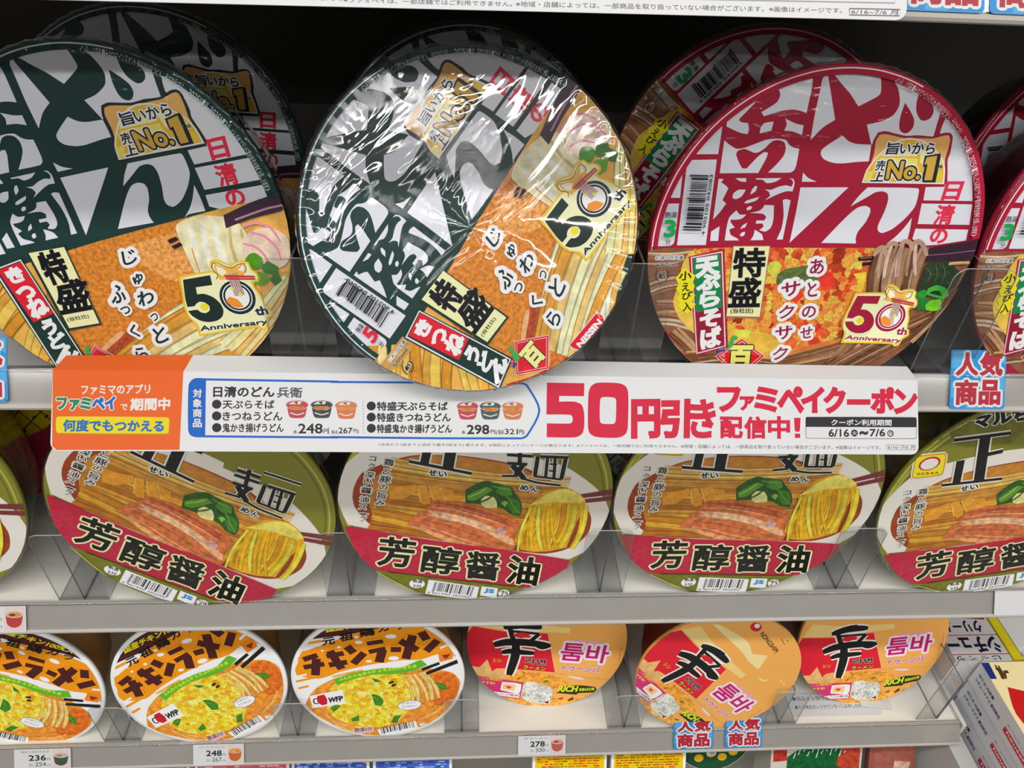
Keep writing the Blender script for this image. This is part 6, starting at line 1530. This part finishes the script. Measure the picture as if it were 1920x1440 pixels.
def pack(kind,pose,label,group,film=None):
    C,R,al,yaw,spin=pose; k=kind
    o=empty('noodle_bowl'); tag(o,label,'instant noodles',group)
    sc=R/R0_[k]; al,yaw,spin=map(math.radians,(al,yaw,spin))
    ux=Vector((math.cos(yaw),math.sin(yaw),0)); fw=Vector((-math.sin(yaw),math.cos(yaw),0)); uy=fw*math.sin(al)+Vector((0,0,math.cos(al)))
    X=ux*math.cos(spin)+uy*math.sin(spin); Y=-ux*math.sin(spin)+uy*math.cos(spin); Nn=X.cross(Y)
    P=Vector(C)+Vector((0,0,CAMZ))-Nn*DEP[k]*sc
    o.matrix_world=Matrix(((X.x*sc,Y.x*sc,Nn.x*sc,P.x),(X.y*sc,Y.y*sc,Nn.y*sc,P.y),(X.z*sc,Y.z*sc,Nn.z*sc,P.z),(0,0,0,1)))
    l,b,r=meshes[k]
    link('bowl',b,o); link('rim',r,o); link('lid',l,o,(0,0,DEP[k]))
    if film: link('shrink_film',film,o)
    return o
G1='large green and red udon and soba bowls on the upper shelf'; G2='olive ramen bowls'; G3='chicken ramen bowls'; G4='orange spicy noodle bowls'
PACKS=[
 ('green','gL','green udon bowl at the left edge, standing behind the orange strip end',G1,'green'),
 ('green','gC','shiny film-wrapped green udon bowl twisted sideways in front, overlapping the coupon strip',G1,'greenw'),
 ('red','rd','dark red soba bowl with its lid fully in view, right of the twisted green bowl',G1,'red'),
 ('red','rd2','red soba bowl cut off by the right edge, behind the blue popular-item tag',G1,'red'),
 ('green','bL','shadowed green udon bowl standing behind the left green bowl',G1,'green'),
 ('green','bC','green udon bowl whose dark top arc peeps out behind the twisted green bowl',G1,'green'),
 ('red','bR','shadowed red soba bowl turned with its barcode up, behind the full red bowl',G1,'red'),
 ('red','bR2','red soba bowl in shadow at the upper right corner behind the cut-off red bowl',G1,'red'),
 ('ramen','r20','olive ramen bowl cut off by the left edge of the picture',G2,'r'),
 ('ramen','r21','olive ramen bowl turned clockwise, under the orange end of the coupon strip',G2,'r'),
 ('ramen','r22','olive ramen bowl slightly tilted, under the green udon bowl that overlaps the strip',G2,'r'),
 ('ramen','r23','olive ramen bowl standing straight, under the right half of the coupon strip',G2,'r'),
 ('ramen','r24','olive ramen bowl cut by the right edge, its yellow maker mark in view',G2,'r'),
 ('chicken','r30','chicken ramen bowl cut off by the left edge, above the 236 yen tag',G3,None),
 ('chicken','r31','orange and white chicken ramen bowl tipped to the left, above the 248 yen tag',G3,None),
 ('chicken','r32','orange and white chicken ramen bowl beside the first orange spicy noodle bowl',G3,None),
 ('shin','r33','orange spicy noodle bowl standing upright next to the chicken ramen',G4,None),
 ('shin','r34','orange spicy noodle bowl twisted clockwise, over the two blue popular-item tags',G4,None),
 ('shin','r35','orange spicy noodle bowl at the right end of its shelf',G4,None)]
for k,p,l,g,f in PACKS:
    pack(k,POSES[p],l,g,films.get(f) if f!='r' else film_ramen)
# second lines standing farther back in the shelves
R2=random.Random(4)
for i,(x,s,l) in enumerate(((-.358,40,'yellow noodle bowl with dark net print, in shadow at the left edge'),(-.178,160,'ramen bowl in shadow behind the clockwise-turned ramen bowl'),(.002,70,'ramen bowl in shadow behind the slightly tilted ramen bowl'),(.182,-40,'ramen bowl in shadow behind the straight ramen bowl'),(.362,10,'ramen bowl in shadow behind the ramen bowl cut by the right edge'))):
    pack('yellow' if i==0 else 'ramen',((x,.425,-.3552),.088,6,0,s),l,G2 if i else None,film_ramen if i==0 else None)
for i,(k,x,s,l) in enumerate((('chicken',-.362,60,'chicken ramen bowl in shadow behind the one at the left edge'),('chicken',-.214,200,'chicken ramen bowl in shadow behind the left-tipped chicken ramen'),('chicken',-.066,120,'chicken ramen bowl in shadow behind the chicken ramen next to the orange bowls'),('shin',.082,100,'orange bowl in shadow behind the first orange spicy noodle bowl'),('shin',.229,190,'orange bowl in shadow behind the twisted orange bowl'),('shin',.376,30,'orange bowl in shadow behind the last orange bowl'))):
    pack(k,((x,.452,-.5675),.0715,8,0,s),l,G3 if k=='chicken' else G4,None)

# ---------------------------------------------------------------- coupon strips
EXPO=1.38
def strip(name,O,Xv,Yv,w,h,ops,label,cat,top=None,fold=0,corner=.004,base=M_paper,yoff=0,group=None):
    """paper strip: origin O at its upper left, X along it, Y up; sheet of real thickness with printed layer in front"""
    O=Vector(O)+Vector((0,0,CAMZ)); X=Vector(Xv).normalized(); Y=Vector(Yv); Y=(Y-X*X.dot(Y)).normalized(); Z=X.cross(Y)
    Mw=Matrix(((X.x,Y.x,Z.x,O.x),(X.y,Y.y,Z.y,O.y),(X.z,Y.z,Z.z,O.z),(0,0,0,1)))
    c=corner; t=.0004
    pts=[(0,0),(0,-h+c)]+[(c-c*math.cos(a),-h+c-c*math.sin(a)) for a in [i*math.pi/8 for i in range(1,4)]]+[(c,-h),(w-c,-h)]+[(w-c+c*math.sin(a),-h+c-c*math.cos(a)) for a in [i*math.pi/8 for i in range(1,4)]]+[(w,-h+c),(w,0)]
    b=MB(); n=len(pts)
    vs=[(x,y,0) for x,y in pts]+[(x,y,-t) for x,y in pts]
    b.add(vs,[tuple(range(n)),tuple(range(2*n-1,n-1,-1))],base); b.add(vs,[(i,n+i,n+(i+1)%n,(i+1)%n) for i in range(n)],base)
    o=link(name,b.mesh(name)); o.matrix_world=Mw; tag(o,label,cat,group)
    a=Art(10.**-1*1.0,None); a.STEP=1.5e-5; a.lay=2
    ink_layers(a,ops); a.lay+=1
    p=link('print',a.mesh('print'),o,(0,0,.00003))
    return o
TLb=Vector((-.2039,.306,-.2316)); TRb=Vector((.2456,.306,-.2352)); BLb=Vector((-.2032,.28,-.2622))
ban=strip('coupon_strip',TLb,TRb-TLb,TLb-BLb,.4495,.0402,BANNER,'long white and orange coupon strip reading 50 yen off, below the udon bowls','sign')
# the folded part lying back over the rail, white with an orange end
ux=(TRb-TLb).normalized(); b=MB()
inv=ban.matrix_world.inverted()
def q3(p): return inv@(Vector(p)+Vector((0,0,CAMZ)))
OB=.0633
f=[TLb,TLb+ux*OB,TRb, TRb+Vector((-.001,.011,.0010)),TLb+ux*(OB+.0015)+Vector((0,.0125,.0012)),TLb+Vector((.002,.0115,.0006))]
f=[q3(p) for p in f]
dn=Vector((0,-.0003,-.0004)); dn=inv.to_3x3()@dn
for idx,m in (((0,1,4,5),M_paper_o),((1,2,3,4),M_paper)):
    v=[f[i] for i in idx]; b.add(v+[p+dn for p in v],[(0,1,2,3),(7,6,5,4),(0,4,5,1),(1,5,6,2),(2,6,7,3),(3,7,4,0)],m)
link('folded_edge',b.mesh('folded_edge'),ban)
b0R=Vector((.1568,.28,-.0539)); b0L=Vector((-.1535,.28,-.0578)); Yd=Vector((0,.574,.819)); X0=(b0R-b0L).normalized()
Y0=(Yd-X0*X0.dot(Yd)).normalized()
# ops of the upper strip are drawn from its lower right corner
O0=b0R-X0*.4495+Y0*.0402
sh=[]
for o in BANNER_TOP:
    o=list(o); q=o[-1]; o[-1]=[v+(4495 if i%2==0 else -402) for i,v in enumerate(q)]; sh.append(tuple(o))
strip('coupon_strip',O0,X0,Y0,.4495,.0402,sh,'white coupon strip along the top edge of the picture showing only its small print','sign')

# ---------------------------------------------------------------- tags in the price rails
def rail_tag(name,row,x,w,h,ops,label,cat,up=.001,group=None,skew=0,base=M_paper,off=.0019,corner=.0008):
    y,z=face(ZT[row]-CAMZ,-up,off)
    return strip(name,(x,y,z),(1,0,skew),(0,math.sin(TILT),math.cos(TILT)),w,h,ops,label,cat,corner=corner,base=base,group=group)
def box_ops(w,h):   # unit design (0..1000 across, 0..-1000 down) scaled to w x h metres
    return lambda pts:[int(v*(w if i%2==0 else h)*10) for i,v in enumerate(pts)]
def pop_ops(w,h):
    s=box_ops(w,h); BL_='2c9ce8'; R_='c02c40'; L=[]
    L.append(('Q',BL_,'flat',s([15,-15,985,-15,985,-985,15,-985])))
    for pts in ([30,-40,300,-20,120,-330,20,-300],[450,-380,620,-330,600,-480,430,-470],[800,-500,985,-420,985,-700,860,-760],[20,-560,160,-500,180,-760,20,-820],[300,-900,520,-940,560,-985,280,-985],[700,-20,985,-15,985,-240,860,-180]): L.append(('P','58b8f4','flat',s(pts)))
    for ch,a in (('人',[110,-420,480,-420,110,-60]),('気',[540,-420,920,-420,540,-60]),('商',[110,-910,480,-910,110,-520]),('品',[540,-910,900,-910,540,-520])):
        L.append(('T',ch,R_,.10,[('f0f0f0',.30)],s(a)))
    return L
pop_m=mat('tag_blue',rgb('2c9ce8'),.4)
for row,x,w,h,up,lab in ((1,.2735,.0325,.0335,.0145,'blue and red popular-item tag at the right end of the udon shelf rail'),(1,-.2690,.0340,.0335,.0170,'blue and red popular-item tag cut by the left edge on the udon shelf rail'),
  (3,.1870,.0355,.0275,.0110,'left of the two blue popular-item tags under the twisted orange bowl'),(3,.2335,.0335,.0275,.0110,'right of the two blue popular-item tags under the twisted orange bowl'),
  (0,.1690,.0340,.0325,.0150,'blue popular-item tag at the top edge right of the upper coupon strip'),(0,.2050,.0340,.0325,.0150,'blue popular-item tag in the top right corner')):
    rail_tag('shelf_tag',row,x,w,h,pop_ops(w,h),lab,'tag',up=up,group='blue popular-item tags',base=pop_m,corner=.002)
def price_ops(w,h,a,b_,title,pc):
    s=box_ops(w,h); L=[]
    L.append(('T',title,'7a787c',.0,[],s([120,-190,620,-190,120,-80])))
    L.append(('T',a,'2c2a2c',.07,[],s([260,-560,560,-560,260,-300]))); L.append(('T','円','5a585a',.0,[],s([580,-560,640,-560,580,-450])))
    L.append(('T','税込','8a888a',0,[],s([260,-820,340,-820,260,-700]))); L.append(('T',b_,'4a484a',0,[],s([370,-840,560,-840,370,-640]))); L.append(('T','円','6a686a',.0,[],s([580,-840,640,-840,580,-750])))
    L.append(('Q','f4dcd8','flat',s([680,-40,980,-40,980,-960,680,-960])))
    L.append(('P',pc[0],'flat',s([700,-330,960,-330,930,-700,860,-820,790,-820,720,-700]))); L.append(('D','e4d4cc',0,s([830,-330])+[int(w*10*130),int(h*10*130)])); L.append(('D',pc[1],0,s([830,-330])+[int(w*10*110),int(h*10*100)])); L.append(('D',pc[2],0,s([800,-340])+[int(w*10*50),int(h*10*45)]))
    return L
for row,x,w,h,a,b_,t,pc,lab in ((3,-.3715,.0455,.0178,'236','254','緑のたぬき天そば',('4c5c50','c8c4b4','d87850'),'white price tag 236 yen at the left of the chicken ramen shelf rail'),
  (3,-.2262,.0420,.0182,'248','267','チキンラーメンどんぶり',('d87038','e89850','f0d040'),'white price tag 248 yen under the left-tipped chicken ramen'),
  (3,.0495,.0415,.0176,'278','300','辛ラーメン',('c86858','e8a088','8c3028'),'white price tag 278 yen between the chicken ramen and the orange bowls'),
  (2,-.3380,.0435,.0180,'268','289','豚ラーメン',('c84848','d8a858','8c3028'),'price tag cut by the left edge on the ramen shelf rail')):
    rail_tag('price_tag',row,x,w,h,price_ops(w,h,a,b_,t,pc),lab,'price tag',group='printed price tags',up=-.0008)
rail_tag('price_tag',2,.3925,.045,.0185,[],'blank white price tag at the right end of the ramen shelf rail','price tag',up=0)
# small notices lying on the shelf under the last orange bowl
s=box_ops(.085,.02)
o=strip('notice_label',(.30,.330,ZT[3]-CAMZ-.0016),(1,0,0),(0,1,0),.085,.022,[('T','●商品をお取りになる際は','3a383c',0,[],s([60,-360,700,-360,60,-150])),('T','●その場合はレジカウンターにお申し付けください','3a383c',0,[],s([60,-760,960,-760,60,-560]))],'white notice with small black print stuck on the shelf under the last orange bowl','label')
o.location.y=.352
b=MB(); b.box(0,.028,0,.022,0,.0006,M_paper); o=link('paper_slip',b.mesh('paper_slip')); o.location=(.367,.338,ZT[3]-.0012); o.rotation_euler=(0,0,-.15); tag(o,'blank white slip of paper lying on the shelf right of the last orange bowl','paper')

EXPO=.80
# ---------------------------------------------------------------- boxed roux at the right edge
M_card=mat('card_white',rgb('c8c8cc'),.5,noise=(40,.03)); M_cardtop=mat('card_cream',rgb('d8c890'),.5,noise=(30,.1)); M_cardy=mat('card_yellow',rgb('b8a818'),.5)
def roux(x0,x1,y0,y1,z0,z1,label,topops,sideops,m=M_card,mt=M_cardtop):
    o=empty('roux_box',(x0,y0,CAMZ+z0)); tag(o,label,'box','boxes of roux')
    w,d,h=x1-x0,y1-y0,z1-z0; b=MB()
    b.box(0,w,0,d,0,h,m); c=link('carton',b.mesh('carton'),o)
    a=Art(.1,None); a.STEP=2e-5; ink_layers(a,[('Q',topops[0],'flat',[0,0,int(w*1e4),0,int(w*1e4),int(d*1e4),0,int(d*1e4)])]+topops[1:]); p=link('front_print',a.mesh('front_print'),o,(0,0,h+.0001))
    if sideops:
        a=Art(.1,None); a.STEP=2e-5; ink_layers(a,sideops); p=link('side_print',a.mesh('side_print'),o); 
        # side facing -x : its X runs towards the viewer (-y), Y up
        p.matrix_local=Matrix(((0,0,-1,-.0001),(-1,0,0,d),(0,1,0,0),(0,0,0,1)))
    return o
def side(seed):
    return [('Q','c02c40','flat',[520,70,1150,70,1150,130,520,130]),('T','housefoods.jp','f0e0e0',.06,[],[560,82,1100,82,560,122]),
     ('T','ホームページで調理例を見る','4a4a52',0,[],[520,160,1120,160,520,185]),('T','シチューミクス 原材料名','3a3a5a',.05,[],[60,90,440,90,60,130]),('T','作り方 内容量','3a3a5a',.05,[],[60,160,300,160,60,195]),('Q','8a8a90','flat',[1200,40,1380,40,1380,220,1200,220]),('Q','c8c8cc','flat',[1215,55,1365,55,1365,205,1215,205])]
curry=['dccc98',('P','c8a048','soft',[130,1150,420,1330,900,1300,950,900,600,1000,300,1050]),('P','e0d0a0','soft',[200,300,500,200,850,300,900,700,500,800]),('P','a87830','soft',[300,1180,800,1250,850,1120,500,1080]),('P','b81c1c','flat',[40,1020,110,1270,330,1200,420,900,420,500,150,600]),('P','e8c0a0','soft',[180,1060,250,1120,330,1060,300,950]),('P','d89030','soft',[500,500,800,400,900,600,650,700]),('Q','1c2c6c','flat',[0,1350,60,1350,75,1510,0,1510]),('T','カレー','4c3420',.1,[],[110,1350,200,1350,110,1480])]
for i in range(3):
    z1=-.6005-.0288*i
    roux(.4755+.0015*i,.5755,.205+.004*i,.3565,z1-.0282,z1,['topmost white-sided roux box with curry picture at the right edge','middle white-sided roux box in the pile at the right edge','lowest white-sided roux box in the pile at the right edge'][i],curry,side(i))
stew=['a8a4a4',('Q','701820','flat',[0,60,550,60,550,68,0,68]),('Q','701820','flat',[0,262,550,262,550,270,0,270]),('T','シチュー','14142c',.09,[],[500,245,10,245,500,88]),('T','クリーム','14142c',.08,[],[440,420,60,420,440,300]),('P','5c3020','soft',[300,450,520,430,540,1000,320,1100]),('T','じっくり','14142c',.08,[],[440,48,20,48,440,6])]
for z1,lab in ((-.6010,'dark lettered stew roux box lying upside down behind the pile at the right'),(-.6305,'second stew roux box, under the dark lettered one'),(-.6600,'lowest stew roux box, on the white shelf behind the pile')):
    roux(.4535,.508,.3585,.49,z1-.029,z1,lab,stew,None)
roux(.5085,.5175,.3585,.49,-.6895,-.5995,'narrow yellow carton standing between the stew roux boxes and the white shelf',['b8a818'],None,m=M_cardy)

# ---------------------------------------------------------------- packs on the bottom shelf, their tops showing under the rail
def lean_pack(name,x0,x1,ytop,ztop,hgt,t,base,ops,label,cat,group=None,lean=30,rc=.006,border='e0e0e4'):
    """upright pack leaning back; front face with rounded corners, printed"""
    o=empty(name,(0,0,0)); tag(o,label,cat,group); w=x1-x0; L_=math.radians(lean)
    X=Vector((1,0,0)); Y=Vector((0,math.sin(L_),math.cos(L_))); Z=X.cross(Y)
    O=Vector((x0,ytop,CAMZ+ztop))-Y*hgt
    o.matrix_world=Matrix(((X.x,Y.x,Z.x,O.x),(X.y,Y.y,Z.y,O.y),(X.z,Y.z,Z.z,O.z),(0,0,0,1)))
    pts=[]
    for cx,cy,a0 in ((w-rc,rc,-90),(w-rc,hgt-rc,0),(rc,hgt-rc,90),(rc,rc,180)): pts+=[(cx+rc*math.cos(math.radians(a0+i*18)),cy+rc*math.sin(math.radians(a0+i*18))) for i in range(6)]
    n=len(pts); b=MB(); ins=.88
    vs=[(x,y,0) for x,y in pts]+[((x-w/2)*ins+w/2,(y-hgt/2)*ins+hgt/2,-t) for x,y in pts]+[((x-w/2)*1.0+w/2,(y-hgt/2)*1.0+hgt/2,-.003) for x,y in pts]
    b.add(vs,[tuple(range(n)),tuple(range(2*n-1,n-1,-1))],base); b.add(vs,[(i,2*n+i,2*n+(i+1)%n,(i+1)%n) for i in range(n)]+[(2*n+i,n+i,n+(i+1)%n,2*n+(i+1)%n) for i in range(n)],base)
    link('carton',b.mesh('carton'),o)
    a=Art(.1,None); a.STEP=2e-5; ink_layers(a,ops); link('front_print',a.mesh('front_print'),o,(0,0,.0001))
    return o
def scribble(w,h,base,inks,seed,bord=25,rows=30,corner=None):
    rnd=random.Random(seed); W_,H_=int(w*1e4),int(h*1e4); L=[('P',base,'flat',[bord,bord,W_-bord,bord,W_-bord,H_-bord,bord,H_-bord])]
    y=H_-bord-26
    while y>H_-520:
        x=bord+20
        while x<W_-bord-60:
            l=rnd.randint(18,70); 
            if x+l>W_-bord-15: break
            if rnd.random()<.86: L.append(('Q',rnd.choice(inks),'flat',[x,y,x+l,y,x+l,y+14,x,y+14]))
            x+=l+rnd.randint(4,14)
        y-=26
    if corner: L.append(('P',corner,'flat',[W_-190,H_-bord,W_-bord,H_-bord,W_-bord,H_-110]))
    return L
wp=mat('pack_white',rgb('dcdce0'),.4)
for x0,x1,yt,zt,base,inks,seed,cor,lab in ((-.306,-.2475,.334,-.699,'d84c60',['e898a0','e07080','f0c0c8'],1,None,'pink printed pack at the bottom edge under the 248 yen tag, left one'),
   (-.2425,-.158,.334,-.699,'dc5068',['e898a0','e07080','f0c0c8'],2,None,'pink printed pack at the bottom edge, next to the blue packs'),
   (-.155,-.0845,.334,-.693,'3c5cb8',['7c94d8','2c4498','a8b8e8'],3,'f0a820','left one of the two blue printed packs at the bottom edge'),
   (-.081,-.0085,.334,-.690,'4060bc',['7c94d8','2c4498','a8b8e8'],4,None,'right one of the two blue printed packs at the bottom edge')):
    lean_pack('instant_noodle_pack',x0,x1,yt,zt,.12,.045,wp,scribble(x1-x0,.12,base,inks,seed,corner=cor),lab,'instant noodles','leaning packs on the bottom shelf')
for x0,x1,zt,seed,lab in ((.0665,.1365,-.687,5,'left one of the two yellow printed tubs at the bottom edge'),(.1405,.2115,-.6835,6,'right one of the two yellow printed tubs at the bottom edge')):
    lean_pack('noodle_tub',x0,x1,.334,zt,.12,.055,wp,scribble(x1-x0,.12,'d8b408',['8c5c10','a87810','c83820'],seed),lab,'instant noodles','yellow tubs on the bottom shelf',rc=.012)
# cup with corn and greens
o=empty('soup_cup'); tag(o,'green soup cup with yellow corn hearts under the blue tags at the bottom edge','instant soup')
al=math.radians(30); Yc=Vector((0,math.sin(al),math.cos(al))); Xc=Vector((1,0,0)); Zc=Xc.cross(Yc); C=Vector((.252,.360,CAMZ-.7225)); d_=.06; O=C-Zc*d_
o.matrix_world=Matrix(((1,Yc.x,Zc.x,O.x),(0,Yc.y,Zc.y,O.y),(0,Yc.z,Zc.z,O.z),(0,0,0,1)))
bb,rr=bowl_meshes(.043,d_,mat('cup_green',rgb('6c8c5c'),.35,noise=(60,.5)),mat('rim_cup',rgb('c8b8a0'),.35)); link('cup',bb,o); link('rim',rr,o)
a=Art(.043,.97); a.STEP=2e-5; a.disc('1c4830',0,0,.97,n=64)
ops=[('D','d8a81c',0,[int(700*math.cos(t)*r_),int(-700*math.sin(t)*r_),110,95]) for t,r_ in ((1.2,1),(1.6,.8),(2.0,1.05),(.8,1.05),(2.5,.9),(.4,.8),(1.9,.5),(1.0,.5),(3.2,.9),(-.2,1))]+[('Q','d8d4cc','flat',[-120,-600,100,-600,100,-470,-120,-470]),('B','33333a',3,[-100,-580,80,-580,-100,-500]),('P','a03020','soft',[-700,-300,-500,-550,-300,-450,-500,-250])]
ink_layers(a,ops); link('lid',a.mesh('lid'),o,(0,0,d_))
w=.090; h=.12
ops=[('Q','dcdcd8','flat',[10,1120,890,1120,890,1190,10,1190]),('B','2c2c30',8,[60,1135,300,1135,60,1180]),('T','ごま油香る','d04860',.05,[],[420,1140,600,1140,420,1175]),('T','生スープ','d04860',.08,[],[640,1135,860,1135,640,1185]),('Q','d8c820','flat',[10,1108,890,1108,890,1120,10,1120]),
     ('P','14542c','mottle',[150,300,850,300,850,1060,700,1095,300,1080,160,1000]),('P','a83c28','mottle',[640,900,880,800,880,1100,700,1100]),('P','a83028','mottle',[20,950,160,960,150,1080,20,1080])]
for i in range(12): ops.append(('L','d0e0d8',8,0,'flat',[220+i*45,980+(i*37)%90,240+i*45,1040+(i*37)%50]))
lean_pack('noodle_carton',.2965,.3865,.336,-.690,h,.05,mat('carton_grey',rgb('b8b4a8'),.4),ops,'white-topped carton with barcode and dark green picture at the bottom edge','instant noodles',rc=.001)
lean_pack('retort_pouch',.396,.4425,.338,-.693,.12,.012,mat('pouch_brown',rgb('8c4c40'),.3,noise=(25,.15)),[('P','985648','soft',[30,600,430,600,430,1150,60,1170]),('P','c8a090','mottle',[250,820,400,800,420,900,260,920])],'brownish red pouch at the bottom edge beside the white end panel','pouch',rc=.002)
